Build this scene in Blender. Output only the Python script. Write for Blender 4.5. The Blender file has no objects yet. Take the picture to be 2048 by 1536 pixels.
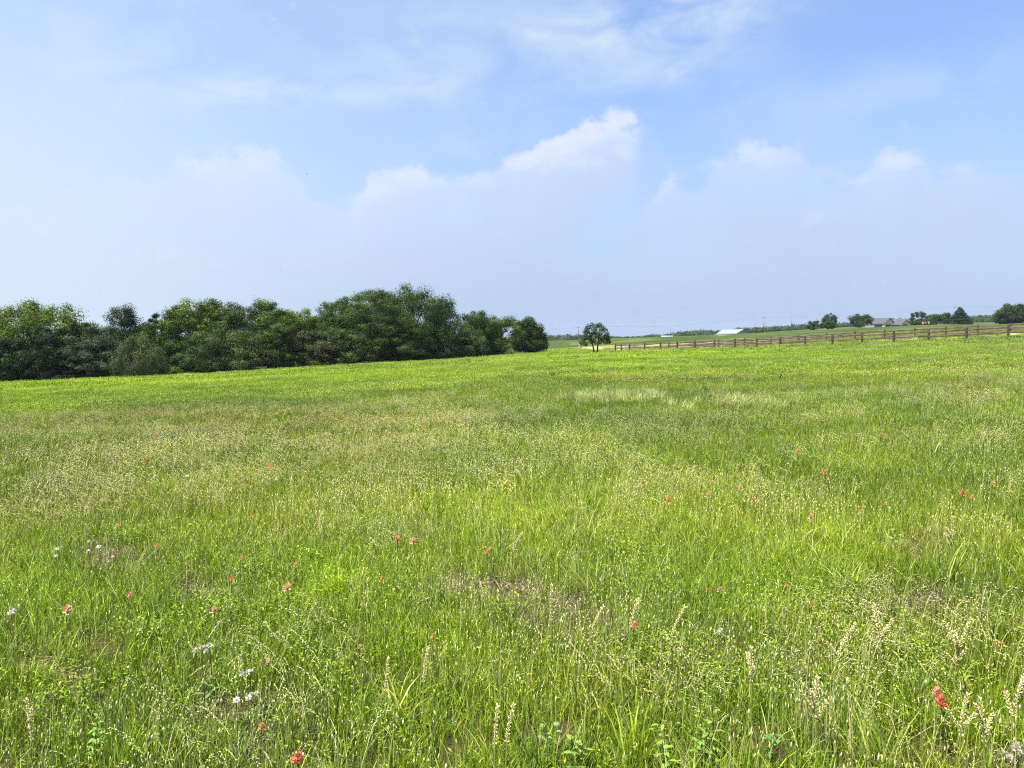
import bpy, math, random
import numpy as np
from mathutils import Vector, Matrix
random.seed(7)
rng = np.random.default_rng(11)
R = math.radians
C = bpy.context.scene.collection
scene = bpy.context.scene

# ------------------------------------------------------------------ camera model (for turning sight lines into places)
F = 1539.0                      # focal length in pixels of the 2048 px wide photograph
VH = 670.0                      # row of the true horizon
PITCH = math.atan((768 - VH) / F)
EYE = np.array([0.0, 0.0, 1.6])
cp, sp = math.cos(PITCH), math.sin(PITCH)

def ray(u, v):
    x = (u - 1024) / F; yv = (768 - v) / F
    return np.array([x, cp + yv * sp, -sp + yv * cp])

def at(u, v, Y):
    d = ray(u, v)
    return EYE + d * (Y / d[1])

def pix(P):
    P = np.asarray(P, float) - EYE
    x = P[..., 0]; f = P[..., 1] * cp - P[..., 2] * sp; up = P[..., 1] * sp + P[..., 2] * cp
    f = np.maximum(f, 0.05)
    return 1024 + F * x / f, 768 - F * up / f

# ------------------------------------------------------------------ helpers
def fast_mesh(name, V, polys, col=None, smooth=False):
    """V (n,3); polys: list of (m,k) index arrays; col (n,3) -> point colour attribute 'Col'"""
    me = bpy.data.meshes.new(name)
    V = np.asarray(V, np.float32)
    polys = [np.asarray(p, np.int32) for p in polys if len(p)]
    loops = np.concatenate([p.ravel() for p in polys])
    tot = np.concatenate([np.full(len(p), p.shape[1], np.int32) for p in polys])
    start = np.concatenate([[0], np.cumsum(tot)[:-1]]).astype(np.int32)
    me.vertices.add(len(V)); me.vertices.foreach_set('co', V.ravel())
    me.loops.add(len(loops)); me.loops.foreach_set('vertex_index', loops)
    me.polygons.add(len(tot)); me.polygons.foreach_set('loop_start', start); me.polygons.foreach_set('loop_total', tot)
    if smooth: me.polygons.foreach_set('use_smooth', np.ones(len(tot), bool))
    me.update(calc_edges=True); me.validate()
    if col is not None:
        a = me.attributes.new('Col', 'FLOAT_COLOR', 'POINT')
        c = np.ones((len(V), 4), np.float32); c[:, :3] = col
        a.data.foreach_set('color', c.ravel())
    return me

class MB:
    """collects boxes, tubes and polygons; build() links them as ONE mesh object"""
    def __init__(s): s.v = []; s.f = []; s.c = []
    def add(s, vs, fs, col=None):
        o = len(s.v); s.v += [tuple(p) for p in vs]; s.f += [tuple(i + o for i in f) for f in fs]
        s.c += [col or (1, 1, 1)] * len(vs); return s
    def box(s, x0, x1, y0, y1, z0, z1, M=None, col=None):
        vs = [Vector(p) for p in [(x0,y0,z0),(x1,y0,z0),(x1,y1,z0),(x0,y1,z0),(x0,y0,z1),(x1,y0,z1),(x1,y1,z1),(x0,y1,z1)]]
        if M is not None: vs = [M @ p for p in vs]
        return s.add(vs, [(3,2,1,0),(4,5,6,7),(0,1,5,4),(1,2,6,5),(2,3,7,6),(3,0,4,7)], col)
    def tube(s, pts, rad, n=6, col=None):
        pts = [Vector(p) for p in pts]
        rad = rad if hasattr(rad, '__len__') else [rad] * len(pts)
        vs = []; fs = []
        for i, p in enumerate(pts):
            t = (pts[min(i + 1, len(pts) - 1)] - pts[max(i - 1, 0)]).normalized()
            a = t.orthogonal().normalized() if abs(t.z) < .9 else t.cross(Vector((0, 1, 0))).normalized()
            b = t.cross(a)
            vs += [p + (a * math.cos(2 * math.pi * k / n) + b * math.sin(2 * math.pi * k / n)) * rad[i] for k in range(n)]
        for i in range(len(pts) - 1):
            for k in range(n):
                fs.append((i*n+k, i*n+(k+1)%n, (i+1)*n+(k+1)%n, (i+1)*n+k))
        fs.append(tuple(range(n))[::-1]); fs.append(tuple((len(pts)-1)*n+k for k in range(n)))
        return s.add(vs, fs, col)
    def mesh(s, name):
        me = bpy.data.meshes.new(name); me.from_pydata(s.v, [], s.f); me.update()
        a = me.attributes.new('Col', 'FLOAT_COLOR', 'POINT')
        c = np.ones((len(s.v), 4), np.float32); c[:, :3] = np.array(s.c); a.data.foreach_set('color', c.ravel())
        return me
    def build(s, name, m, parent=None, smooth=False):
        me = s.mesh(name)
        if smooth: me.polygons.foreach_set('use_smooth', np.ones(len(me.polygons), bool))
        return link(name, me, m, parent)

def link(name, me, m=None, parent=None):
    o = bpy.data.objects.new(name, me); C.objects.link(o)
    if m is not None and len(me.materials) == 0: me.materials.append(m)
    if parent is not None: o.parent = parent
    return o

def empty(name, loc, rz=0):
    o = bpy.data.objects.new(name, None); C.objects.link(o)
    o.location = loc; o.rotation_euler = (0, 0, rz); o.empty_display_size = .2
    return o

def tag(o, label=None, cat=None, group=None, kind=None):
    for k, v in (('label', label), ('category', cat), ('group', group), ('kind', kind)):
        if v: o[k] = v
    return o

def copy_tree(o, parent=None):
    c = o.copy(); C.objects.link(c)
    if parent is not None: c.parent = parent
    for ch in list(o.children): copy_tree(ch, c)
    return c

# ------------------------------------------------------------------ noise (for densities and terrain)
def vnoise(x, y, seed=0):
    x = np.asarray(x, float); y = np.asarray(y, float)
    xi = np.floor(x).astype(np.int64); yi = np.floor(y).astype(np.int64)
    fx = x - xi; fy = y - yi
    fx = fx * fx * (3 - 2 * fx); fy = fy * fy * (3 - 2 * fy)
    def h(a, b):
        n = (a * 374761393 + b * 668265263 + seed * 974634777) & 0xffffffff
        n = ((n ^ (n >> 13)) * 1274126177) & 0xffffffff
        return ((n ^ (n >> 16)) & 0xffff) / 65535.0
    return (h(xi, yi)*(1-fx)*(1-fy) + h(xi+1, yi)*fx*(1-fy) + h(xi, yi+1)*(1-fx)*fy + h(xi+1, yi+1)*fx*fy)

def fbm(x, y, seed=0, o=4):
    s = 0; a = .5; t = 0
    for i in range(o):
        s = s + a * vnoise(x, y, seed + i * 17); t += a; a *= .5; x = np.asarray(x) * 2.03 + 3.1; y = np.asarray(y) * 2.03 + 1.7
    return s / t

# ------------------------------------------------------------------ materials
def newmat(name):
    m = bpy.data.materials.new(name); m.use_nodes = True
    nt = m.node_tree; nt.nodes.clear(); return m, nt

def mat_leafy(name, trans=.4, tint=(1.0, 1.05, .75), rough=.55, spec=.25, instancer=False, vary=.25):
    m, nt = newmat(name); N = nt.nodes; L = nt.links
    out = N.new('ShaderNodeOutputMaterial')
    at_ = N.new('ShaderNodeAttribute'); at_.attribute_name = 'Col'
    col = at_.outputs['Color']
    if instancer:
        a2 = N.new('ShaderNodeAttribute'); a2.attribute_type = 'INSTANCER'; a2.attribute_name = 'tint'
        mx = N.new('ShaderNodeMix'); mx.data_type = 'RGBA'; mx.blend_type = 'MULTIPLY'; mx.inputs[0].default_value = 1
        L.new(col, mx.inputs[6]); L.new(a2.outputs['Color'], mx.inputs[7]); col = mx.outputs[2]
    elif vary:
        g = N.new('ShaderNodeNewGeometry'); n = N.new('ShaderNodeTexNoise'); n.inputs['Scale'].default_value = 1.3
        L.new(g.outputs['Position'], n.inputs['Vector'])
        mr = N.new('ShaderNodeMapRange'); mr.inputs[1].default_value = .3; mr.inputs[2].default_value = .7
        mr.inputs[3].default_value = 1 - vary; mr.inputs[4].default_value = 1 + vary
        L.new(n.outputs[0], mr.inputs[0])
        mx = N.new('ShaderNodeMix'); mx.data_type = 'RGBA'; mx.blend_type = 'MULTIPLY'; mx.inputs[0].default_value = 1
        L.new(col, mx.inputs[6]); L.new(mr.outputs[0], mx.inputs[7]); col = mx.outputs[2]
    p = N.new('ShaderNodeBsdfPrincipled'); p.inputs['Roughness'].default_value = rough
    p.inputs['Specular IOR Level'].default_value = spec
    L.new(col, p.inputs['Base Color'])
    t = N.new('ShaderNodeBsdfTranslucent')
    m2 = N.new('ShaderNodeMix'); m2.data_type = 'RGBA'; m2.blend_type = 'MULTIPLY'; m2.inputs[0].default_value = 1
    m2.inputs[7].default_value = (*tint, 1)
    L.new(col, m2.inputs[6]); L.new(m2.outputs[2], t.inputs['Color'])
    ms = N.new('ShaderNodeMixShader'); ms.inputs[0].default_value = trans
    L.new(p.outputs[0], ms.inputs[1]); L.new(t.outputs[0], ms.inputs[2]); L.new(ms.outputs[0], out.inputs[0])
    return m

def mat_plain(name, c1, c2, scale=3.0, rough=.75, stretch=(1, 1, 1), bump=.0, metal=0.0, coord='Object', spec=.3):
    m, nt = newmat(name); N = nt.nodes; L = nt.links
    out = N.new('ShaderNodeOutputMaterial'); p = N.new('ShaderNodeBsdfPrincipled')
    tc = N.new('ShaderNodeTexCoord'); mp = N.new('ShaderNodeMapping'); mp.inputs['Scale'].default_value = stretch
    n = N.new('ShaderNodeTexNoise'); n.inputs['Scale'].default_value = scale; n.inputs['Detail'].default_value = 6
    r = N.new('ShaderNodeValToRGB'); r.color_ramp.elements[0].position = .35; r.color_ramp.elements[1].position = .68
    r.color_ramp.elements[0].color = (*c1, 1); r.color_ramp.elements[1].color = (*c2, 1)
    L.new(tc.outputs[coord], mp.inputs[0]); L.new(mp.outputs[0], n.inputs['Vector']); L.new(n.outputs[0], r.inputs[0])
    L.new(r.outputs[0], p.inputs['Base Color'])
    p.inputs['Roughness'].default_value = rough; p.inputs['Metallic'].default_value = metal
    p.inputs['Specular IOR Level'].default_value = spec
    if bump:
        b = N.new('ShaderNodeBump'); b.inputs['Strength'].default_value = bump; b.inputs['Distance'].default_value = .02
        L.new(n.outputs[0], b.inputs['Height']); L.new(b.outputs[0], p.inputs['Normal'])
    L.new(p.outputs[0], out.inputs[0])
    return m

GRASS = mat_leafy('grass_blades', .23, (1.0, 1.02, .55), .5, .3, instancer=True)
FOLI = mat_leafy('tree_leaves', .34, (1.05, 1.15, .5), .6, .15, vary=.18)
WEED = mat_leafy('weed_leaves', .35, (1.0, 1.1, .6), .5, .3, vary=.12)
PETAL = mat_leafy('petals', .4, (1.0, .9, .8), .6, .2, vary=.05)
BARK = mat_plain('bark', (.022, .018, .014), (.065, .054, .044), 4, .9, (1, 1, .25), .4)
WOOD = mat_plain('stained_fence_wood', (.036, .021, .016), (.085, .052, .040), 3.0, .65, (1, 1, 1), .25)
RAIL = mat_plain('weathered_rail_wood', (.042, .028, .021), (.13, .092, .068), 1.2, .6, (1, 1, 1), .25)

def mat_ground():
    m, nt = newmat('meadow_soil'); N = nt.nodes; L = nt.links
    out = N.new('ShaderNodeOutputMaterial'); p = N.new('ShaderNodeBsdfPrincipled'); p.inputs['Roughness'].default_value = .95
    p.inputs['Specular IOR Level'].default_value = .05
    a = N.new('ShaderNodeAttribute'); a.attribute_name = 'Col'
    g = N.new('ShaderNodeNewGeometry')
    col = a.outputs['Color']
    for sc, lo, hi in ((9.0, .65, 1.3), (.55, .8, 1.2), (.06, .85, 1.15)):
        n = N.new('ShaderNodeTexNoise'); n.inputs['Scale'].default_value = sc; n.inputs['Detail'].default_value = 5
        L.new(g.outputs['Position'], n.inputs['Vector'])
        mr = N.new('ShaderNodeMapRange'); mr.inputs[1].default_value = .3; mr.inputs[2].default_value = .7
        mr.inputs[3].default_value = lo; mr.inputs[4].default_value = hi; L.new(n.outputs[0], mr.inputs[0])
        mx = N.new('ShaderNodeMix'); mx.data_type = 'RGBA'; mx.blend_type = 'MULTIPLY'; mx.inputs[0].default_value = 1
        L.new(col, mx.inputs[6]); L.new(mr.outputs[0], mx.inputs[7]); col = mx.outputs[2]
    L.new(col, p.inputs['Base Color'])
    n = N.new('ShaderNodeTexNoise'); n.inputs['Scale'].default_value = 5; n.inputs['Detail'].default_value = 8
    L.new(g.outputs['Position'], n.inputs['Vector'])
    b = N.new('ShaderNodeBump'); b.inputs['Strength'].default_value = .7; b.inputs['Distance'].default_value = .12
    L.new(n.outputs[0], b.inputs['Height']); L.new(b.outputs[0], p.inputs['Normal'])
    L.new(p.outputs[0], out.inputs[0]); return m

# ------------------------------------------------------------------ terrain
fi = np.arange(17); FD = -0.02736567186; FA = .134313416; FB = .014251135
FZ = 133 * (1 + FD * fi); FU = 1024 + F * (FA + FB * fi) / (1 + FD * fi)
FV = np.interp(FU, [1231, 1390, 1514, 1611, 1723, 1857, 1933, 2017], [704, 699.2, 696, 692.8, 688.9, 684, 680.6, 677.8])
bi = np.arange(16); BD = -0.01179594; BA = .14192656; BB = .028488737
BZ = 134.5 * (1 + BD * bi); BU = 1024 + F * (BA + BB * bi) / (1 + BD * bi)
BV = np.interp(BU, [1242, 1337, 1437, 1542, 1597, 1653, 1710, 1769, 1829, 1892, 1955, 2021, 2095], [703.6, 698.5, 694, 690, 687, 682.5, 679.2, 676.4, 673.5, 670.2, 667.4, 664.8, 661.5])

EDGE = [(-400, 786, 95), (-150, 772, 102), (0, 765, 106), (150, 758.5, 110), (300, 751, 115), (450, 744, 119), (550, 738.5, 122), (660, 731, 126),
        (800, 724, 133), (900, 718, 142), (1000, 711, 155), (1095, 704.5, 170)]
ctl = []
for u, v, d in EDGE:
    P = at(u, v, d); ctl.append(P); ctl.append((P[0] * (d + 60) / d, d + 60, P[2] - .6))
    ctl.append((P[0] * 4, d * 4, P[2] - 3))
for u, z, d in zip(FU[::2], FV[::2], FZ[::2]): ctl.append(at(u, z, d))
for u, z, d in zip(BU[3::2], BV[3::2], BZ[3::2]): ctl.append(at(u, z, d))
for p in [(1190, 707, 124), (1100, 703, 178), (1240, 695.5, 185), (1150, 694.5, 212), (1221, 690, 210), (1400, 682.5, 205), (1600, 673, 200), (1750, 665.5, 190),
          (1900, 658.5, 180), (2050, 655.5, 170), (1100, 684.5, 260), (1160, 684, 260), (1240, 680, 260), (1300, 676, 260), (1360, 674, 260), (1500, 668, 260),
          (1560, 664.2, 260), (1610, 661.2, 260), (1720, 656.2, 260), (1800, 652, 255), (1865, 649.5, 250), (1960, 649, 250), (2048, 650, 250), (2250, 650, 250),
          (1100, 685.5, 420), (1300, 677, 420), (1500, 669.5, 420), (1620, 661.2, 420), (1750, 655.5, 420), (1900, 650, 420), (2050, 650.5, 420), (2250, 650, 420),
          (1100, 684, 820), (1240, 681, 820), (1400, 673, 820), (1500, 667, 820), (1700, 655, 820), (1900, 649.5, 820), (2050, 648.5, 820), (2250, 648, 820),
          (2250, 668, 66), (2500, 655, 60), (2500, 640, 200)]:
    ctl.append(at(*p))
for u in (-900, -400, 0, 400, 800, 1100, 1400, 1700, 2016, 2400, 2900):
    if u <= 1095:
        v, D = np.interp(u, [e[0] for e in EDGE], [e[1] for e in EDGE]), np.interp(u, [e[0] for e in EDGE], [e[2] for e in EDGE])
    else:
        v, D = np.interp(u, FU, FV), np.interp(u, FU, FZ)
    Q = at(u, v, D)
    for d in (4, 12, 25, 45, 70):
        if d < D * .8: ctl.append((Q[0] * d / D, d, Q[2] * max(0, (d - 4)) / (D - 4)))
    for d in (1600, 2600): ctl.append(((u - 1024) / F * d, d, -4))
ctl = np.array(ctl, float)
def feat(x, y):
    az = np.arctan2(x, y); r = np.hypot(x, y)
    return np.stack([np.clip(az, -1.0, 1.0) * 1.8, np.log(np.clip(r, 3.0, 4000))], -1)
FC = feat(ctl[:, 0], ctl[:, 1])
def tps(d2): return .5 * d2 * np.log(d2 + 1e-9)
_K = tps(((FC[:, None] - FC[None]) ** 2).sum(-1)) + np.eye(len(FC)) * 1e-4
_P = np.c_[np.ones(len(FC)), FC]
_A = np.block([[_K, _P], [_P.T, np.zeros((3, 3))]])
_W = np.linalg.solve(_A, np.r_[ctl[:, 2], 0, 0, 0])
def ground(x, y):
    x = np.asarray(x, float); y = np.asarray(y, float); sh = np.broadcast(x, y).shape
    x = np.broadcast_to(x, sh).ravel(); y = np.broadcast_to(y, sh).ravel()
    f = feat(x, y); z = np.empty(len(x))
    for s in range(0, len(x), 20000):
        g = f[s:s+20000]
        z[s:s+20000] = tps(((g[:, None] - FC[None]) ** 2).sum(-1)) @ _W[:-3] + _W[-3] + g @ _W[-2:]
    az = np.abs(np.arctan2(x, y)); r = np.hypot(x, y)
    z = z * (1 - np.clip((az - 1.1) / .8, 0, 1)) * np.clip((r - 2) / 3, 0, 1)
    z = z + (fbm(x / 6, y / 6, 5) - .5) * .22 * np.clip((r - 4) / 10, 0, 1) * np.clip((75 - r) / 20, 0, 1)
    return z.reshape(sh)
def gz(x, y): return float(ground(np.array([x]), np.array([y]))[0])
def on_ground(u, v, h=0.0):
    """the point where the sight line through (u, v) comes down to h above the ground"""
    d = ray(u, v); ts = np.geomspace(1.5, 900, 4000) / d[1]
    P = EYE + d[None] * ts[:, None]
    k = np.argmax(P[:, 2] - ground(P[:, 0], P[:, 1]) < h)
    p = P[k]; return p[0], p[1], gz(p[0], p[1])

def blob(u, v, cu, cv, su, sv): return np.exp(-(((u - cu) / su) ** 2 + ((v - cv) / sv) ** 2))
BARE = [(1110, 1250, 130, 62), (480, 1465, 95, 62), (200, 1125, 75, 34), (1850, 1205, 90, 34), (420, 1185, 75, 26), (920, 1175, 60, 26), (1460, 1305, 60, 38), (1820, 1100, 80, 32), (1600, 1345, 60, 36), (1010, 1190, 70, 26), (820, 1075, 60, 22), (60, 1330, 50, 30)]
def bare(u, v): return np.clip(1.25*sum(blob(u, v, *b) for b in BARE)*(fbm(u/22, v/9, 77)*2.4 - .35), 0, 1)
LIME = [(670, 1175, 80, 45), (60, 1190, 120, 60), (1660, 1110, 120, 55), (900, 1310, 140, 50), (250, 768, 330, 16), (60, 815, 90, 30), (800, 752, 260, 9), (1180, 728, 160, 10), (1500, 1220, 130, 50), (1450, 712, 300, 7)]
def lime(u, v): return np.clip(sum(blob(u, v, *b) for b in LIME), 0, 1)
TAN = [(330, 940, 380, 95), (130, 1030, 150, 60), (250, 840, 260, 30), (700, 930, 260, 90), (1300, 762, 220, 12), (1950, 790, 150, 50), (850, 860, 160, 40), (1250, 1420, 200, 60), (1750, 1300, 250, 70), (1120, 700, 160, 4)]
def tan(u, v): return np.clip(sum(blob(u, v, *b) for b in TAN), 0, 1)
DARK = [(1300, 788, 220, 8), (1480, 800, 120, 9), (170, 812, 170, 16), (560, 815, 160, 12), (1100, 850, 130, 25), (1840, 830, 90, 14), (1420, 765, 60, 6)]
def dark(u, v): return np.clip(sum(blob(u, v, *b) for b in DARK), 0, 1)

ths = np.concatenate([np.linspace(-.95, .95, 560), np.linspace(.98, 2 * math.pi - .98, 90)])
rs = np.concatenate([[.3], np.geomspace(1.0, 60, 120), np.geomspace(62, 420, 170), np.geomspace(440, 2600, 60)])
T, RR = np.meshgrid(ths, rs); X = RR * np.sin(T); Y = RR * np.cos(T); Z = ground(X, Y)
nr, na = X.shape
idx = np.arange(nr * na).reshape(nr, na); nxt = np.roll(idx, -1, 1)
quads = np.stack([idx[:-1], idx[1:], nxt[1:], nxt[:-1]], -1).reshape(-1, 4)[:, ::-1]
V = np.stack([X, Y, Z], -1).reshape(-1, 3)
gx, gy = V[:, 0], V[:, 1]; gr = np.hypot(gx, gy); gu, gv = pix(V)
soil = np.array([.055, .042, .020]); fieldc = np.array([.20, .24, .045]); hillc = np.array([.052, .078, .020]); tanc = np.array([.19, .18, .07]); farg = np.array([.055, .085, .022])
k = np.clip((gr - 12) / 45, 0, 1)[:, None]
col = soil * (1 - k) + fieldc * k
fenceY = np.interp(gu, [900, 1231, 1400, 1600, 1800, 2017, 2200], [172, 132, 120, 106, 90, 74, 62])
beyond = 1 / (1 + np.exp(-(gy - fenceY) / 1.2)); beyond = np.where(gu < 1000, 0, beyond)
inside = np.array([.21, .24, .07])
n1 = fbm(gx / 18, gy / 9, 3)[:, None]
tz = np.clip(blob(gu, gv, 1450, 684, 260, 8) * 1.2 + blob(gu, gv, 1230, 697, 90, 5) * .7 + blob(gu, gv, 1700, 672, 120, 6) * .5 + blob(gu, gv, 1990, 660, 120, 7) * .8, 0, 1)[:, None] * np.clip(n1 * 2.2 - .2, 0, 1)
lev = inside * (1 - tz) + tanc * tz
hz = np.clip((gy - np.interp(gu, [1100, 1221, 1400, 1600, 1900, 2050], [203, 203, 200, 190, 172, 160])) / 8, 0, 1)[:, None]
n4 = fbm(gx / 7, gy / 16, 9)[:, None]
hc = hillc * .82 * (.55 + .5 * n1 + .5 * n4) + np.array([.22, .18, .08]) * np.clip(n4 - .66, 0, 1) * 2 + np.array([.10, .07, .02]) * np.clip(n1 - .55, 0, 1) * 1.5
lev = lev * (1 - hz) + hc * hz
col = col * (1 - beyond[:, None]) + lev * beyond[:, None]
kf = np.clip((gr - 300) / 120, 0, 1)[:, None]; col = col * (1 - kf) + farg * kf
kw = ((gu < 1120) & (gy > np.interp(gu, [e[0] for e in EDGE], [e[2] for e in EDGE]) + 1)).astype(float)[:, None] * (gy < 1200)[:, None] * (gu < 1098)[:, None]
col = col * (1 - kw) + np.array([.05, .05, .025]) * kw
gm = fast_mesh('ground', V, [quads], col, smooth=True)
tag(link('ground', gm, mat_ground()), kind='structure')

# pale farm track beyond the lone tree
def ribbon(name, pts, w, m, lift=.03):
    vs = []; fs = []
    for i, p in enumerate(pts):
        a = np.array(pts[max(i-1, 0)]); b = np.array(pts[min(i+1, len(pts)-1)]); t = (b - a) / np.linalg.norm(b - a)
        n = np.array([-t[1], t[0]]) * w / 2
        for sgn in (-1, 0, 1):
            q = np.array(p) + n * sgn; vs.append((q[0], q[1], gz(*q) + lift))
    for i in range(len(pts) - 1):
        for j in (0, 1): fs.append((3*i+j, 3*i+j+1, 3*i+j+4, 3*i+j+3))
    b = MB(); b.add(vs, fs); o = b.build(name, m); tag(o, kind='structure'); return o
trk = [(1040, 178), (1070, 179), (1100, 180), (1130, 181), (1160, 183), (1195, 186), (1230, 189), (1265, 193), (1300, 197)]
ribbon('gravel_track', [((u - 1024) / F * d, d) for u, d in trk], 2.2, mat_plain('pale_gravel', (.22, .19, .13), (.32, .28, .20), .6, .95))

# ------------------------------------------------------------------ grass
PAL = dict(green=(.150, .245, .009), lime=(.29, .385, .014), blue=(.115, .195, .034), pale=(.42, .46, .11), straw=(.50, .44, .22), brown=(.155, .115, .06), yel=(.50, .51, .16), head=(.72, .70, .36))
def pick(names, n, jit=.30):
    P = np.array([PAL[k] for k, _ in names]); w = np.array([w for _, w in names], float)
    c = P[rng.choice(len(P), n, p=w / w.sum())]
    return c * rng.uniform(1 - jit, 1 + jit, (n, 1)) * rng.uniform(.93, 1.07, (n, 3))

def blades(n, rad, h0, h1, w, lean, pal, wind=.0, square=False, bow=1.0):
    if square: root = rng.uniform(-rad, rad, (n, 2))
    else:
        a = rng.uniform(0, 2*np.pi, n); q = rad * np.sqrt(rng.uniform(0, 1, n)); root = np.stack([q*np.cos(a), q*np.sin(a)], -1)
    h = rng.uniform(h0, h1, n); ld = rng.uniform(0, 2*np.pi, n); lm = rng.uniform(.1, 1, n) * lean
    d = np.stack([np.cos(ld) * lm + wind, np.sin(ld) * lm], -1)
    fa = rng.uniform(0, np.pi, n); side = np.stack([np.cos(fa), np.sin(fa)], -1)
    ww = w * rng.uniform(.6, 1.3, n)
    ts = np.array([0, .38, .72, 1.0]); wt = np.array([.8, 1.0, .7, 0])
    V = []
    for t, k in zip(ts, wt):
        c = root + d * (h * (t ** 2) * bow)[:, None]
        z = h * (t - .30 * t ** 2.2 * np.hypot(d[:, 0], d[:, 1]) * bow) - .02
        if k > 0:
            for s in (-1, 1):
                V.append(np.c_[c + side * (s * k * ww / 2)[:, None], z])
        else: V.append(np.c_[c, z])
    V = np.stack(V, 1)                       # n,7,3
    col = pick(pal, n); cc = np.repeat(col[:, None], 7, 1)
    b = np.arange(n)[:, None] * 7
    q = np.concatenate([b + np.array([0, 1, 3, 2]), b + np.array([2, 3, 5, 4])]); t3 = b + np.array([4, 5, 6])
    return V.reshape(-1, 3), q, t3, cc.reshape(-1, 3)

def spindles(P, D, L, rad, col, n=5):
    """seed heads: small n-sided spindles starting at P along D"""
    m = len(P); D = D / np.linalg.norm(D, axis=1, keepdims=True)
    A = np.cross(D, np.array([.3, 1, .1])); A /= np.linalg.norm(A, axis=1, keepdims=True); B = np.cross(D, A)
    L = np.broadcast_to(L, m); rad = np.broadcast_to(rad, m)
    V = [P]
    for t, k in ((.22, 1.0), (.65, .8)):
        for j in range(n):
            a = 2*np.pi*j/n
            V.append(P + D * (L*t)[:, None] + (A*np.cos(a) + B*np.sin(a)) * (rad*k)[:, None])
    V.append(P + D * L[:, None]); V = np.stack(V, 1); K = 2 + 2*n
    b = np.arange(m)[:, None] * K; tr = []; qd = []
    for j in range(n):
        j2 = (j+1) % n
        tr += [b + np.array([0, 1+j2, 1+j]), b + np.array([1+n+j, 1+n+j2, 1+2*n])]; qd.append(b + np.array([1+j, 1+j2, 1+n+j2, 1+n+j]))
    return V.reshape(-1, 3), np.concatenate(qd), np.concatenate(tr), np.repeat(np.asarray(col)[:, None], K, 1).reshape(-1, 3)

def merge(parts):
    V = []; Q = []; T = []; Cc = []; o = 0
    for v, q, t, c in parts:
        V.append(v); Cc.append(c)
        if len(q): Q.append(q + o)
        if len(t): T.append(t + o)
        o += len(v)
    polys = ([np.concatenate(Q)] if Q else []) + ([np.concatenate(T)] if T else [])
    return np.concatenate(V), polys, np.concatenate(Cc)

def stems_with_heads(n, rad, h0, h1, L, hr, w=.0022, lean=.12, pal=(('yel', 1), ('straw', .6), ('pale', .6)), stem=(('green', 1), ('pale', .6), ('blue', .5))):
    v, q, t, c = blades(n, rad, h0, h1, w * 1.6, lean, stem)
    tip = v.reshape(n, 7, 3)[:, 6]; prev = v.reshape(n, 7, 3)[:, 4:6].mean(1); D = tip - prev + np.array([0, 0, .02])
    s = spindles(prev * .15 + tip * .85, D, L * rng.uniform(.6, 1.3, n), hr * rng.uniform(.7, 1.25, n), pick(pal, n))
    return [(v, q, t, c), s]

def nodding(n, rad, h0, h1, w=.002, per=9, sl=.016, sr=.0032, arc=.16, pal=(('yel', 1), ('straw', .35), ('pale', 1)), wind=.55):
    """bromes: thin stems whose loose heads bow over, mostly downwind"""
    out = []; a = rng.uniform(0, 2*np.pi, n); q = rad*np.sqrt(rng.uniform(0, 1, n)); root = np.stack([q*np.cos(a), q*np.sin(a), 0*a - .02], -1)
    h = rng.uniform(h0, h1, n); ld = rng.normal(0, .7, n); d = np.stack([np.cos(ld), np.sin(ld), 0*ld], -1); am = arc * rng.uniform(.5, 1.3, n)
    def curve(t): # t 0..1
        t = np.asarray(t); up = np.where(t < .7, t/.7, 1 - (t-.7)**2 * 1.6); sw = np.where(t < .45, .15*t*t, .03 + (t-.45)**1.4 * 2.0)
        return root + np.array([0, 0, 1]) * (h*up)[:, None] + d * (am*sw)[:, None] + np.array([1, 0, 0]) * (wind*.1*h*t)[:, None]
    ts = [0, .35, .6, .75, .88, 1]; rows = []
    side = np.cross(d, [0, 0, 1.0])
    fa = rng.uniform(0, np.pi, n); side = np.stack([np.cos(fa), np.sin(fa), 0*fa], -1)
    for t in ts:
        c = curve(np.full(n, t)); rows += [c - side*w/2, c + side*w/2]
    V = np.stack(rows, 1); K = len(rows); b = np.arange(n)[:, None]*K
    Q = np.concatenate([b + np.array([2*i, 2*i+1, 2*i+3, 2*i+2]) for i in range(len(ts)-1)])
    out.append((V.reshape(-1, 3), Q, np.zeros((0, 3), int), np.repeat(pick((('pale', 1), ('green', 1), ('straw', .5)), n)[:, None], K, 1).reshape(-1, 3)))
    base = pick(pal, n)
    for j in range(per):
        t = np.clip(.62 + .38 * (j + rng.uniform(0, 1, n)) / per, 0, 1)
        p = curve(t); p2 = curve(np.clip(t + .02, 0, 1.02)); D = p2 - p
        D = D/np.linalg.norm(D, axis=1, keepdims=True) + rng.normal(0, .35, (n, 3)) + np.array([0, 0, -.25])
        out.append(spindles(p, D, sl*rng.uniform(.7, 1.4, n), sr*rng.uniform(.7, 1.3, n), base*rng.uniform(.85, 1.15, (n, 1)), 3))
    return out

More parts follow.
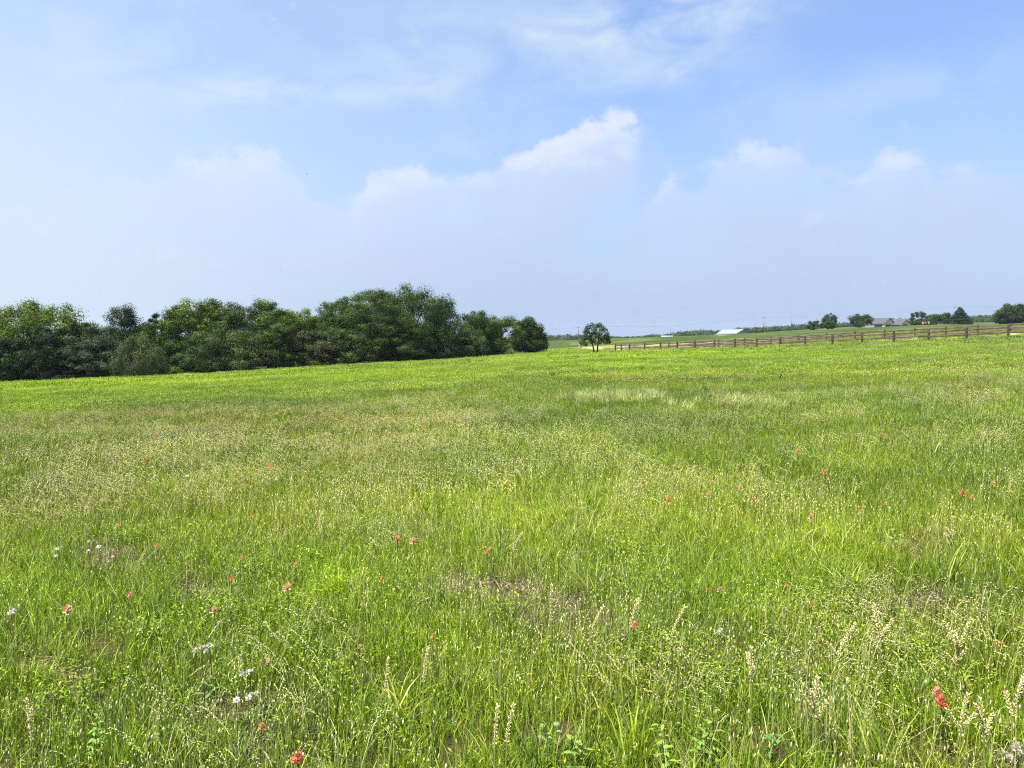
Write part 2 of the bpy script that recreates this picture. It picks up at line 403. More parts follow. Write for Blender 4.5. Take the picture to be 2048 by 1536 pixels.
def broadleaf(n, rad, h0, h1, L, W, pal):
    """low broad leaves on short stalks"""
    a = rng.uniform(0, 2*np.pi, n); q = rad*np.sqrt(rng.uniform(0, 1, n)); z = rng.uniform(h0, h1, n)
    P = np.stack([q*np.cos(a), q*np.sin(a), z], -1); b = rng.uniform(0, 2*np.pi, n); el = rng.uniform(-.2, .9, n)
    D = np.stack([np.cos(b)*np.cos(el), np.sin(b)*np.cos(el), np.sin(el)], -1); S = np.stack([-np.sin(b), np.cos(b), rng.uniform(-.3, .3, n)], -1)
    l = L*rng.uniform(.6, 1.3, n)[:, None]; w = W*rng.uniform(.7, 1.2, n)[:, None]; dn = np.array([0, 0, -1.0])
    V = np.stack([P, P+D*l*.45-S*w/2+dn*l*.03, P+D*l*.45+S*w/2+dn*l*.03, P+D*l*.5, P+D*l+dn*l*.15], 1)
    k = np.arange(n)[:, None]*5
    T = np.concatenate([k+np.array([0, 3, 1]), k+np.array([0, 2, 3]), k+np.array([1, 3, 4]), k+np.array([3, 2, 4])])
    return V.reshape(-1, 3), np.zeros((0, 4), int), T, np.repeat(pick(pal, n)[:, None], 5, 1).reshape(-1, 3)

GREENS = (('green', 1), ('lime', .9), ('blue', .35), ('pale', .12), ('straw', .10))
SRC = bpy.data.collections.new('meadow_sources')
kinds = {}
def source(key, parts):
    v, p, c = merge(parts); me = fast_mesh('tuft_' + key, v, p, c); me.materials.append(GRASS)
    o = bpy.data.objects.new('tuft_%02d_%s' % (len(kinds), key), me); SRC.objects.link(o); kinds[key] = len(kinds)
for i in range(5):   # near
    source('fine%d' % i, [blades(44, .07, .035, .145, .0026, .65, GREENS), blades(6, .07, .11, .22, .0030, .6, GREENS), broadleaf(5, .07, .01, .09, .018, .007, (('lime', 1), ('green', 1)))])
for i in range(4):
    source('heads%d' % i, stems_with_heads(8, .10, .12, .27, .020, .0026, .0020, pal=(('head', 1), ('yel', .8), ('straw', .4)), stem=(('pale', 1), ('green', .8), ('straw', .3))) + [blades(14, .09, .06, .17, .003, .5, GREENS)])
for i in range(4):
    source('nod%d' % i, nodding(6, .10, .17, .32, .0016, 9, .012, .0023, .11) + [blades(14, .1, .06, .18, .003, .5, GREENS)])
for i in range(3):
    source('herb%d' % i, [broadleaf(46, .08, .02, .13, .021, .009, (('lime', 1), ('green', 1))), blades(14, .08, .06, .15, .003, .5, GREENS)])
for i in range(3):
    source('thatch%d' % i, [blades(60, .12, .02, .11, .003, 2.4, (('straw', .8), ('brown', 1.4), ('pale', .25)), bow=1.2), broadleaf(10, .12, 0, .04, .022, .009, (('brown', 1), ('straw', .3))), blades(5, .1, .08, .2, .0025, .5, (('brown', 1), ('straw', .6)))])
for i in range(2):
    source('straw%d' % i, [blades(9, .12, .12, .30, .0024, 1.5, (('straw', 1), ('pale', .5), ('brown', .5)), bow=.6), blades(8, .1, .05, .12, .003, .8, GREENS)])
for i in range(3):
    source('rush%d' % i, [blades(26, .04, .16, .34, .0050, .8, (('blue', 1), ('green', .8), ('pale', .5)), bow=1.1), blades(16, .07, .06, .14, .004, .6, GREENS)])
for i in range(4):   # middle distance
    source('mid%d' % i, [blades(64, .17, .06, .20, .0052, .55, GREENS)])
for i in range(4):
    source('midheads%d' % i, stems_with_heads(11, .18, .14, .28, .027, .0038, .0032) + [blades(30, .17, .07, .18, .0052, .5, GREENS)])
for i in range(4):
    source('midnod%d' % i, nodding(9, .18, .19, .33, .003, 7, .018, .0038, .12) + [blades(26, .17, .07, .19, .0052, .5, GREENS)])
for i in range(2):
    source('plume%d' % i, [blades(80, .17, .18, .36, .006, .55, (('pale', 1.6), ('blue', .5)), wind=.25)])
for i in range(3):   # far
    source('far%d' % i, [blades(140, .5, .06, .18, .012, .5, GREENS)])
for i in range(3):
    source('farheads%d' % i, stems_with_heads(30, .5, .14, .25, .045, .008, .008, pal=(('lime', 1), ('yel', .8), ('pale', .5))) + [blades(90, .5, .07, .18, .012, .5, GREENS)])
for i in range(2):
    source('distant%d' % i, [blades(190, 1.4, .06, .18, .035, .5, GREENS)])
for i in range(2):
    source('distantheads%d' % i, stems_with_heads(60, 1.4, .14, .24, .09, .016, .02, pal=(('lime', 1), ('yel', .6), ('pale', .4))) + [blades(110, 1.4, .07, .18, .035, .5, GREENS)])

def scatter(r0, r1, dens, amax=.83):
    near = r0 < 2
    if near: r0, amax = .4, 1.5          # close by, grass also stands well to either side of the view
    n = int(.5 * 2 * amax * (r1**2 - r0**2) * dens)
    r = np.sqrt(rng.uniform(r0**2, r1**2, n)); a = rng.uniform(-amax, amax, n)
    if near:
        k = (np.abs(a) < .83) | (r < 6.5); r, a = r[k], a[k]
    return np.stack([r*np.sin(a), r*np.cos(a)], -1)
PTS = dict(meadow_grass=[], seed_grass=[], dry_thatch=[])
LG = np.array([1.0, 1.0, 1.0])
def tints(x, y, u, v):
    n = len(x)
    t = np.ones((n, 3)) * rng.uniform(.85, 1.15, (n, 1))
    l = lime(u, v)[:, None]; d = dark(u, v)[:, None]; tn = tan(u, v)[:, None]
    n1 = fbm(x/3.5, y/3.5, 21)[:, None]; n2 = fbm(x/14, y/7, 31)[:, None]; n3 = fbm(x/1.1, y/1.1, 41)[:, None]
    t *= np.array([.77, .82, .86]); t *= .58 + .80*n1; t *= .74 + .52*n3; t *= 1 + (n3 - .5)*np.array([.3, .05, -.1])
    t *= (1 - np.clip(n2-.45, 0, 1)*1.2) + np.array([1.25, 1.1, .9])*np.clip(n2-.45, 0, 1)*1.2
    t *= 1 + l*np.array([.28, .30, -.15]); t *= 1 - d*np.array([.24, .17, .12])
    t *= 1 + tn*np.array([.14, .06, .15])
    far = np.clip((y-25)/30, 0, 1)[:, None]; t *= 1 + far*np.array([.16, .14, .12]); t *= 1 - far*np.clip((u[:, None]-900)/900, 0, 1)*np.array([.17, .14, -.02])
    return t
def put(obj, xy, keys, smin, smax, probs=None, mul=1.0):
    if len(xy) == 0: return
    x, y = xy[:, 0], xy[:, 1]; z = ground(x, y); u, v = pix(np.c_[x, y, z])
    rot = np.c_[rng.normal(0, .06, len(x)), rng.normal(0, .06, len(x)), rng.uniform(0, 2*np.pi, len(x))]
    if obj == 'seed_grass': rot[:, 2] = rng.normal(0, .8, len(x))
    k = np.array([kinds[q] for q in keys])[rng.choice(len(keys), len(x), p=probs)]
    s = rng.uniform(smin, smax, len(x)) * (.8 + .45*fbm(x/2.2, y/2.2, 61))
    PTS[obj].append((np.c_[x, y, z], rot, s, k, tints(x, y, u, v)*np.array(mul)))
def filt(xy, fn):
    z = ground(xy[:, 0], xy[:, 1]); u, v = pix(np.c_[xy, z])
    p = fn(xy[:, 0], xy[:, 1], u, v); return xy[rng.uniform(0, 1, len(xy)) < p]
K = lambda s, n: ['%s%d' % (s, i) for i in range(n)]
fenceline = lambda u: np.interp(u, [900, 1231, 1400, 1600, 1800, 2017, 2200], [400, 136, 122, 107, 91, 75, 63])
def ramp(y, a, b): return np.clip((y - a)/(b - a), 0, 1)
rd = lambda x, y: np.hypot(x, y)
nearp = lambda x, y: ramp(rd(x, y), 12.5, 7.5)
midp = lambda x, y: ramp(rd(x, y), 7, 11)*ramp(rd(x, y), 36, 24)
farp = lambda x, y: ramp(rd(x, y), 23, 33)*ramp(rd(x, y), 84, 66)
put('meadow_grass', filt(scatter(1.3, 12.5, 350), lambda x, y, u, v: (1 - bare(u, v))*nearp(x, y)*np.clip(.35 + (fbm(x/.7, y/.7, 55) - .3)*2.6, .3, 1)), K('fine', 5), .7, 1.2)
put('meadow_grass', filt(scatter(1.3, 12.5, 75), lambda x, y, u, v: np.clip((fbm(x/.9, y/.9, 71)-.53)*5, 0, 1)*(1-bare(u, v))*nearp(x, y)), K('herb', 3), .7, 1.2)
put('seed_grass', filt(scatter(1.3, 12.5, 90), lambda x, y, u, v: np.clip(.25 + (fbm(x/1.3, y/1.3, 81)-.45)*3, .08, 1)*(1-.7*lime(u, v))*(1-.85*bare(u, v))*nearp(x, y)), K('heads', 4), .7, 1.15)
put('seed_grass', filt(scatter(1.3, 12.5, 90), lambda x, y, u, v: np.clip(.06 + .75*tan(u, v) + (fbm(x/1.1, y/1.1, 91)-.6)*2.5, 0, 1)*(1-.8*bare(u, v))*nearp(x, y)), K('nod', 4), .7, 1.15)
put('dry_thatch', filt(scatter(1.3, 12.5, 110), lambda x, y, u, v: np.clip(.03 + np.clip(fbm(x/.6, y/.6, 57)-.6, 0, 1)*3 + bare(u, v)*1.0, 0, 1)*nearp(x, y)), K('thatch', 3), .6, 1.2)
put('meadow_grass', filt(scatter(2.001, 30, 3.2), lambda x, y, u, v: np.clip((fbm(x/2.2, y/2.2, 101)-.46)*4, .04, 1)), K('rush', 3), .55, 1.05)
put('dry_thatch', filt(scatter(1.3, 20, 14), lambda x, y, u, v: np.clip((fbm(x/1.7, y/1.7, 59)-.4)*3, .05, 1)), K('straw', 2), .7, 1.2)
# middle
put('meadow_grass', filt(scatter(7, 36, 62), lambda x, y, u, v: midp(x, y)*ramp(rd(x, y), 60, 14).clip(.35, 1)*(1 - .9*bare(u, v))), K('mid', 4), .75, 1.2)
put('seed_grass', filt(scatter(7, 36, 24), lambda x, y, u, v: midp(x, y)*np.clip(.22 + (fbm(x/2, y/1.4, 81)-.45)*2.5, .05, 1)*(1-.8*lime(u, v))*(1-.6*dark(u, v))*ramp(rd(x, y), 34, 12)), K('midheads', 4), .7, 1.15)
put('seed_grass', filt(scatter(7, 30, 30), lambda x, y, u, v: midp(x, y)*np.clip(.05 + .5*tan(u, v) + (fbm(x/2.5, y/1.6, 83)-.5)*1.8, 0, 1)*(1-.8*lime(u, v))*ramp(rd(x, y), 28, 12)), K('midnod', 4), .7, 1.15)
put('meadow_grass', filt(scatter(13, 34, 30), lambda x, y, u, v: np.clip((.8*blob(u, v, 1170, 803, 38, 8) + 1.1*blob(u, v, 1285, 802, 48, 6) + .45*blob(u, v, 1500, 820, 90, 9) + .25*blob(u, v, 1920, 800, 60, 9) + .2*blob(u, v, 1730, 800, 70, 8))*np.clip(fbm(x/.9, y/.9, 87)*2.6-.7, 0, 1), 0, 1)), K('plume', 2), .8, 1.15, mul=(1.28, 1.26, 1.75))
# far
put('meadow_grass', filt(scatter(23, 84, 7.0), lambda x, y, u, v: farp(x, y)), K('far', 3), .8, 1.2)
put('seed_grass', filt(scatter(23, 84, 2.4), lambda x, y, u, v: farp(x, y)*np.clip(.10 + (fbm(x/6, y/3, 81)-.45)*3 + .8*tan(u, v), .04, 1)*(1-.85*lime(u, v))), K('farheads', 3), .8, 1.15)
isf = lambda x, y, u, v: ((y < fenceline(u)) & (y < np.interp(u, [e[0] for e in EDGE], [e[2]+2 for e in EDGE], right=400)) & (y < 215)).astype(float)
put('meadow_grass', filt(scatter(66, 215, 1.0, .72), lambda x, y, u, v: isf(x, y, u, v)*ramp(rd(x, y), 64, 82)), K('distant', 2), .8, 1.2)
put('seed_grass', filt(scatter(75, 200, .35, .72), lambda x, y, u, v: isf(x, y, u, v)*np.clip(.15 + (fbm(x/12, y/5, 81)-.5)*3 + .6*tan(u, v), .05, .6)), K('distantheads', 2), .8, 1.1)
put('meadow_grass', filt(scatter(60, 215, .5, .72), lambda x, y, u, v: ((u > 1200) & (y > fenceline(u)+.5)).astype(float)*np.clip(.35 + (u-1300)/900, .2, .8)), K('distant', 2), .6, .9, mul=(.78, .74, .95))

def scatter_tree():
    ng = bpy.data.node_groups.new('scatter_tufts', 'GeometryNodeTree')
    ng.interface.new_socket('Geometry', in_out='INPUT', socket_type='NodeSocketGeometry')
    ng.interface.new_socket('Geometry', in_out='OUTPUT', socket_type='NodeSocketGeometry')
    N = ng.nodes; L = ng.links
    gi = N.new('NodeGroupInput'); go = N.new('NodeGroupOutput')
    ci = N.new('GeometryNodeCollectionInfo'); ci.inputs['Collection'].default_value = SRC
    ci.inputs['Separate Children'].default_value = True; ci.inputs['Reset Children'].default_value = True
    ip = N.new('GeometryNodeInstanceOnPoints'); ip.inputs['Pick Instance'].default_value = True
    def na(name, t):
        a = N.new('GeometryNodeInputNamedAttribute'); a.data_type = t; a.inputs[0].default_value = name; return a.outputs[0]
    e = N.new('FunctionNodeEulerToRotation'); L.new(na('rot', 'FLOAT_VECTOR'), e.inputs[0])
    L.new(gi.outputs[0], ip.inputs['Points']); L.new(ci.outputs[0], ip.inputs['Instance'])
    L.new(na('pick', 'INT'), ip.inputs['Instance Index']); L.new(e.outputs[0], ip.inputs['Rotation']); L.new(na('scl', 'FLOAT'), ip.inputs['Scale'])
    L.new(ip.outputs[0], go.inputs[0])
    return ng
NG = scatter_tree(); total = 0
for name, lst in PTS.items():
    P = np.concatenate([a[0] for a in lst]).astype(np.float32); n = len(P); total += n
    me = bpy.data.meshes.new(name); me.vertices.add(n); me.vertices.foreach_set('co', P.ravel())
    a = me.attributes.new('rot', 'FLOAT_VECTOR', 'POINT'); a.data.foreach_set('vector', np.concatenate([q[1] for q in lst]).astype(np.float32).ravel())
    a = me.attributes.new('scl', 'FLOAT', 'POINT'); a.data.foreach_set('value', np.concatenate([q[2] for q in lst]).astype(np.float32))
    a = me.attributes.new('pick', 'INT', 'POINT'); a.data.foreach_set('value', np.concatenate([q[3] for q in lst]).astype(np.int32))
    a = me.attributes.new('tint', 'FLOAT_COLOR', 'POINT'); t = np.ones((n, 4), np.float32); t[:, :3] = np.concatenate([q[4] for q in lst]); a.data.foreach_set('color', t.ravel())
    o = link(name, me, GRASS); md = o.modifiers.new('scatter', 'NODES'); md.node_group = NG
    tag(o, {'meadow_grass': 'green blades of knee high meadow grass filling the field', 'seed_grass': 'pale yellow seed heads of the ripening meadow grasses', 'dry_thatch': 'dry brown thatch in the thin patches of the meadow'}[name], 'grass', kind='stuff')
print('grass instances', total)

# ------------------------------------------------------------------ trees
def leaf_cards(P, Nn, size, col, droop=0.0):
    n = len(P); Nn = Nn / (np.linalg.norm(Nn, axis=1, keepdims=True) + 1e-9)
    A = np.cross(Nn, rng.normal(0, 1, (n, 3))); A /= np.linalg.norm(A, axis=1, keepdims=True) + 1e-9; B = np.cross(Nn, A)
    s = (size * rng.uniform(.55, 1.35, n))[:, None]
    A = A + np.array([0, 0, -droop])
    V = np.stack([P - A*s*.55, P + B*s*.30 + Nn*s*.06, P + A*s*.55, P - B*s*.30 + Nn*s*.06], 1)
    q = np.arange(n)[:, None]*4 + np.arange(4)
    return V.reshape(-1, 3), q, np.repeat(col[:, None], 4, 1).reshape(-1, 3)

def prof(t, kind):
    t = np.clip(t, 0, 1)
    if kind == 'cone': return (1 - t)**.75 * (.75 + .25*np.clip(t*6, 0, 1)) + .04
    if kind == 'dome': return (1 - t**2.8)**.5 * (.76 + .24*np.clip(t*4, 0, 1))
    if kind == 'oval': return (1 - t**3.4)**.5 * (.70 + .30*np.clip(t*2.5, 0, 1))
    if kind == 'spread': return (1 - t**4.0)**.5 * (.62 + .38*np.clip(t*2, 0, 1))
    return (1 - t**2.6)**.5

def make_tree(name, u, v, Y, top_v, half, cbase, kind, c1, c2, label, cat='tree', group=None, nclump=70, per=130, clump=.21, flat=.78, leaf=.30, droop=.15,
              depth=None, z0=None, trunk_r=None, ragged=.28, dx=0.0, hollow=.45, nlimb=9, parts=None, lean=0.0, spray=0.0):
    P0 = at(u, v, Y); x0, y0 = P0[0], P0[1]
    zb = gz(x0, y0) if z0 is None else z0
    topz = at(u, top_v, Y)[2]; H = topz - zb; Rr = half * Y / F
    root = empty(name, (x0, y0, zb), 0); tag(root, label, cat, group)
    Ry = Rr * (1.0 if depth is None else depth)
    # clump centres through the crown volume
    rc = clump * Rr * rng.uniform(.6, 1.35, nclump)
    if kind == 'cone':
        ang = rng.uniform(0, 2*np.pi, nclump); t = rng.uniform(0.02, 1, nclump)**.85
        rc = rc*(1.15 - .75*t)
        rad = np.maximum((hollow + (1-hollow)*rng.uniform(0, 1, nclump)**.6) * prof(t, kind) - clump*.5, .03)
        cen = np.stack([Rr*rad*np.cos(ang), Ry*rad*np.sin(ang), H*(cbase + (1-cbase)*t) - rc*flat*t], -1)
    else:
        p_ = {'dome': 2.3, 'bush': 2.2, 'oval': 2.1, 'spread': 2.7}[kind]; mid_ = H*(cbase + (1-cbase)*{'dome': .40, 'bush': .25, 'oval': .5, 'spread': .5}[kind])
        d = rng.normal(0, 1, (nclump, 3)); d[:, 2] += .25; d /= np.linalg.norm(d, axis=1, keepdims=True)
        rr = 1/((np.hypot(d[:, 0], d[:, 1])**p_ + np.abs(d[:, 2])**p_)**(1/p_))
        q = (hollow + (1-hollow)*rng.uniform(0, 1, nclump)**.5) * np.clip(1 + rng.normal(-ragged*.12, ragged*.22, nclump), .3, 1.12)
        az_ = np.where(d[:, 2] > 0, np.maximum(H - mid_ - rc*flat*.8, .1), np.maximum(mid_ - H*cbase*.8, .1))
        cen = d * (rr*q)[:, None] * np.stack([np.maximum(Rr - rc*.7, .1), np.maximum(Ry - rc*.7, .1), az_], -1)
        cen[:, 2] += mid_; cen[:, 0] += lean*cen[:, 2]
    cen[:, 2] = np.maximum(cen[:, 2], .1)
    m = len(cen); cb = rng.uniform(0, 1, m)
    Pn = []; Nn = []; Cn = []
    for i in range(m):
        k = int(per * rng.uniform(.6, 1.4) * (rc[i]/(clump*Rr))**1.5) + 8
        d = rng.normal(0, 1, (k, 3)); d /= np.linalg.norm(d, axis=1, keepdims=True)
        q = rng.uniform(0.15, 1, k)**.55 * (1 + rng.normal(0, .16, k))
        out = cen[i]*np.array([1, 1, 0]); on = np.linalg.norm(out) + 1e-6
        p = d*q[:, None]*rc[i]*np.array([1, 1, flat])
        if spray:      # drawn out along the outward direction and bending down
            od = out/on; s = p @ od; spray_ = spray*.55; p = p + od*(s*spray_)[:, None]; p[:, 2] -= .5*spray_*np.maximum(s, 0)**2/rc[i]*.5
        Pn.append(cen[i] + p); Nn.append(d*np.array([1, 1, 1.0]) + np.array([0, 0, .25]) + rng.normal(0, .36, (k, 3)))
        f = np.clip(cb[i]*.95 - .1 + rng.uniform(-.2, .35, k), 0, 1)[:, None]
        Cn.append(np.array(c1)*(1-f) + np.array(c2)*f)
    Pn = np.concatenate(Pn); Nn = np.concatenate(Nn); Cn = np.concatenate(Cn)*rng.uniform(.85, 1.15, (len(Pn), 1))
    Pn[:, 2] = np.maximum(Pn[:, 2], .03)
    V, q, c = leaf_cards(Pn, Nn, leaf, Cn, droop)
    cr = link('crown', fast_mesh('crown', V, [q], c), FOLI, root)
    # trunk and limbs
    b = MB(); tr = trunk_r or max(.08, H*.022)
    top = Vector((lean*H*.8, 0, H*.82)); path = [Vector((0, 0, -.3))]
    for s in (.12, .3, .5, .7, 1.0):
        path.append(Vector((0, 0, 0)).lerp(top, s) + Vector((random.uniform(-1, 1), random.uniform(-1, 1), 0))*Rr*.05)
    b.tube(path, [tr*1.35, tr, tr*.85, tr*.65, tr*.42, tr*.12], 7)
    order = rng.permutation(m)[:nlimb]
    for i in order:
        c_ = Vector(cen[i]); s = min(.85, max(.15, (c_.z/H)*.62)); st = Vector((0, 0, 0)).lerp(top, s); mid = st.lerp(c_, .5) + Vector((0, 0, H*.03))
        b.tube([st, mid, c_], [tr*.42, tr*.28, tr*.07], 5)
    b.build('trunk', BARK, root, True)
    return root

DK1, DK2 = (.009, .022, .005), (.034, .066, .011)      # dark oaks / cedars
MD1, MD2 = (.012, .030, .004), (.060, .108, .012)      # mid
LT1, LT2 = (.026, .052, .005), (.125, .180, .014)      # pecan, yellow green
GG1, GG2 = (.020, .040, .008), (.074, .116, .024)      # greyish green
CD1, CD2 = (.010, .026, .014), (.030, .058, .028)
gw = 'trees along the wood edge'
def edge(u): return np.interp(u, [e[0] for e in EDGE], [e[1] for e in EDGE]), np.interp(u, [e[0] for e in EDGE], [e[2] for e in EDGE])
def wood(u, top, half, back, cbase, kind, c1, c2, label, **kw):
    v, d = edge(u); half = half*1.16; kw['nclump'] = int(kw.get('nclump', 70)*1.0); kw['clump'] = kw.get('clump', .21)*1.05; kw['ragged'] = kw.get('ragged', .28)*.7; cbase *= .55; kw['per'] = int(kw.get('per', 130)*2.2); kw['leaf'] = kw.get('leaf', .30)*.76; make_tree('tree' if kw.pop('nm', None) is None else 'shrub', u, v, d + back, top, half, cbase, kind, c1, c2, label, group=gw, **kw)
# back rank
wood(68, 601, 92, 9, .30, 'spread', LT1, LT2, 'broad yellow green tree with lumpy crown rising at the left end of the wood', nclump=95, per=150, clump=.20, leaf=.34, ragged=.4)
wood(155, 634, 30, 8, .3, 'dome', MD1, MD2, 'low dark shoulder of a tree sloping down from the yellow green crown', nclump=40, clump=.3)
wood(184, 640, 38, 12, .3, 'oval', LT1, LT2, 'small yellow green tree in the dip between two taller crowns', nclump=40, clump=.28)
wood(246, 608, 50, 12, .25, 'dome', DK1, DK2, 'very dark round topped tree standing above the greyish shrub', nclump=80, per=150, clump=.24, leaf=.26)
wood(313, 619, 17, 17, .3, 'dome', DK1, DK2, 'narrow dark tree top peeping between two taller crowns', nclump=30, clump=.35)
wood(347, 607, 16, 20, .3, 'oval', DK1, DK2, 'small dark tuft of a tree behind the tall light green crown', nclump=26, clump=.35)
wood(397, 591, 62, 8, .28, 'spread', LT1, LT2, 'tall light green tree with open knobbly top in the left half of the wood', nclump=105, per=130, clump=.19, leaf=.34, ragged=.45)
wood(318, 640, 38, 5, .3, 'dome', LT1, MD2, 'lower yellow green tree leaning beside the tall light green crown', nclump=55, clump=.24)
wood(472, 600, 44, 10, .25, 'oval', MD1, MD2, 'slim mid green tree right of the tall light green crown', nclump=55, clump=.26)
wood(538, 593, 50, 9, .25, 'oval', MD1, LT2, 'tall mid green tree with a pointed pale tuft on top', nclump=70, clump=.22, ragged=.45)
wood(598, 613, 46, 10, .25, 'spread', LT1, LT2, 'yellowish tree with a thin ragged top in the middle of the wood', nclump=50, clump=.24, ragged=.5)
wood(684, 588, 54, 9, .25, 'oval', LT1, MD2, 'airy light green tree left of the biggest dark crown', nclump=75, clump=.19, per=110, ragged=.45)
wood(752, 576, 84, 4, .12, 'dome', GG1, GG2, 'large greyish green tree with layered boughs at the centre of the wood', nclump=150, per=130, clump=.16, flat=.5, spray=.5, leaf=.28)
wood(828, 563, 92, 7, .14, 'dome', DK1, MD2, 'tallest broad dark green tree of the wood with steep right side', nclump=150, per=130, clump=.17, leaf=.32, ragged=.35)
wood(884, 592, 38, 9, .2, 'spread', DK1, MD2, 'dark tree with sky holes at the right shoulder of the tallest crown', nclump=36, per=120, clump=.26, ragged=.5)
wood(955, 618, 50, 5, .12, 'dome', MD1, MD2, 'mid green rounded tree stepping down right of the tallest crown', nclump=85, per=130, clump=.21)
wood(1003, 628, 40, 5, .12, 'oval', MD1, LT2, 'small mid green tree filling the gap before the last dark tree', nclump=50, clump=.26)
make_tree('tree', 1058, 706, 168, 628, 40, .04, 'bush', DK1, MD2, 'dark round tree ending the wood on its right, low to the ground', group=gw, nclump=140, per=230, clump=.24, leaf=.27, ragged=.25)
# front rank
wood(8, 668, 52, 2, .02, 'bush', DK1, DK2, 'dark bush cut by the left edge of the photo', nclump=70, clump=.22)
wood(98, 648, 62, 2, .03, 'bush', DK1, MD1, 'wide dark green bush below the left yellow green crown', nclump=100, clump=.18, spray=.4, flat=.65)
wood(192, 646, 58, 1, .02, 'bush', (.026, .044, .022), (.058, .082, .040), 'feathery dark grey green tree with sagging boughs left of the greyish shrub', nclump=110, clump=.17, spray=.6, flat=.6)
wood(278, 664, 52, -3.5, .0, 'bush', GG1, (.115, .135, .055), 'greyish olive rounded shrub standing out in front of the wood', nm=1, nclump=120, per=110, clump=.17, flat=1.5, leaf=.2, droop=-.3, ragged=.2)
wood(350, 676, 44, 3, .03, 'bush', DK1, MD2, 'shaded dark green tree just right of the greyish shrub', nclump=60, clump=.22)
wood(452, 640, 84, 0, .02, 'bush', MD1, (.090, .125, .035), 'wide spreading mid green tree with boughs reaching to the grass', nclump=150, per=120, clump=.14, spray=.7, flat=.6)
wood(560, 632, 56, 1, .02, 'bush', MD1, MD2, 'mid green tree with drooping boughs in the middle of the wood edge', nclump=100, clump=.18, spray=.5, flat=.5)
wood(628, 655, 44, 0, .02, 'bush', MD1, (.10, .10, .05), 'brownish green bush between the drooping tree and the layered tree', nclump=70, clump=.2, spray=.4)
wood(690, 650, 50, -1, .02, 'bush', GG1, GG2, 'grey green low tree with flat boughs under the airy light crown', nclump=90, clump=.18, spray=.6, flat=.6)
wood(785, 640, 58, 0, .03, 'bush', DK1, MD2, 'dark low tree with bright tufts under the tallest crown', nclump=90, clump=.18, flat=.5)
wood(862, 655, 50, 1, .03, 'bush', DK1, DK2, 'very dark low tree under the right shoulder of the tallest crown', nclump=70, clump=.2)
wood(942, 655, 40, 0, .02, 'bush', MD1, (.085, .13, .04), 'bushy mid green tree low down near the right end of the wood', nclump=70, clump=.2, spray=.3)
for u, tp, hf, lb in ((345, 733, 22, 'small bright bush at the foot of the wood beside the greyish shrub'), (640, 716, 26, 'small pale bush with flat leaves at the foot of the layered tree'), (408, 726, 20, 'tiny bright green bush below the wide spreading tree'), (1010, 690, 22, 'small dark bush just left of the last dark tree')):
    wood(u, tp, hf, -1.5, 0, 'bush', MD1, LT2, lb, nm=1, nclump=26, per=70, clump=.3, leaf=.24)
# shaded interior: further trees that close the wood
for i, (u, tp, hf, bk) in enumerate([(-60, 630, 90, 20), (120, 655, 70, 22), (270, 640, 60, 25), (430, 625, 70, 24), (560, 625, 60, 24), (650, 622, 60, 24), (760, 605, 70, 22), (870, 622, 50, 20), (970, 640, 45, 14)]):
    wood(u, tp, hf, bk, .0, 'bush', DK1, DK2, ['dark tree hidden deep in the wood at its left end', 'dark tree filling the low gap behind the left crowns', 'dark tree behind the greyish shrub', 'dark tree behind the tall light green crown', 'dark tree behind the pointed pale tuft', 'dark tree behind the ragged yellowish top', 'dark tree behind the layered greyish tree', 'dark tree behind the sky holes', 'dark tree behind the mid green rounded tree'][i], nclump=110, clump=.24, leaf=.55, per=100)

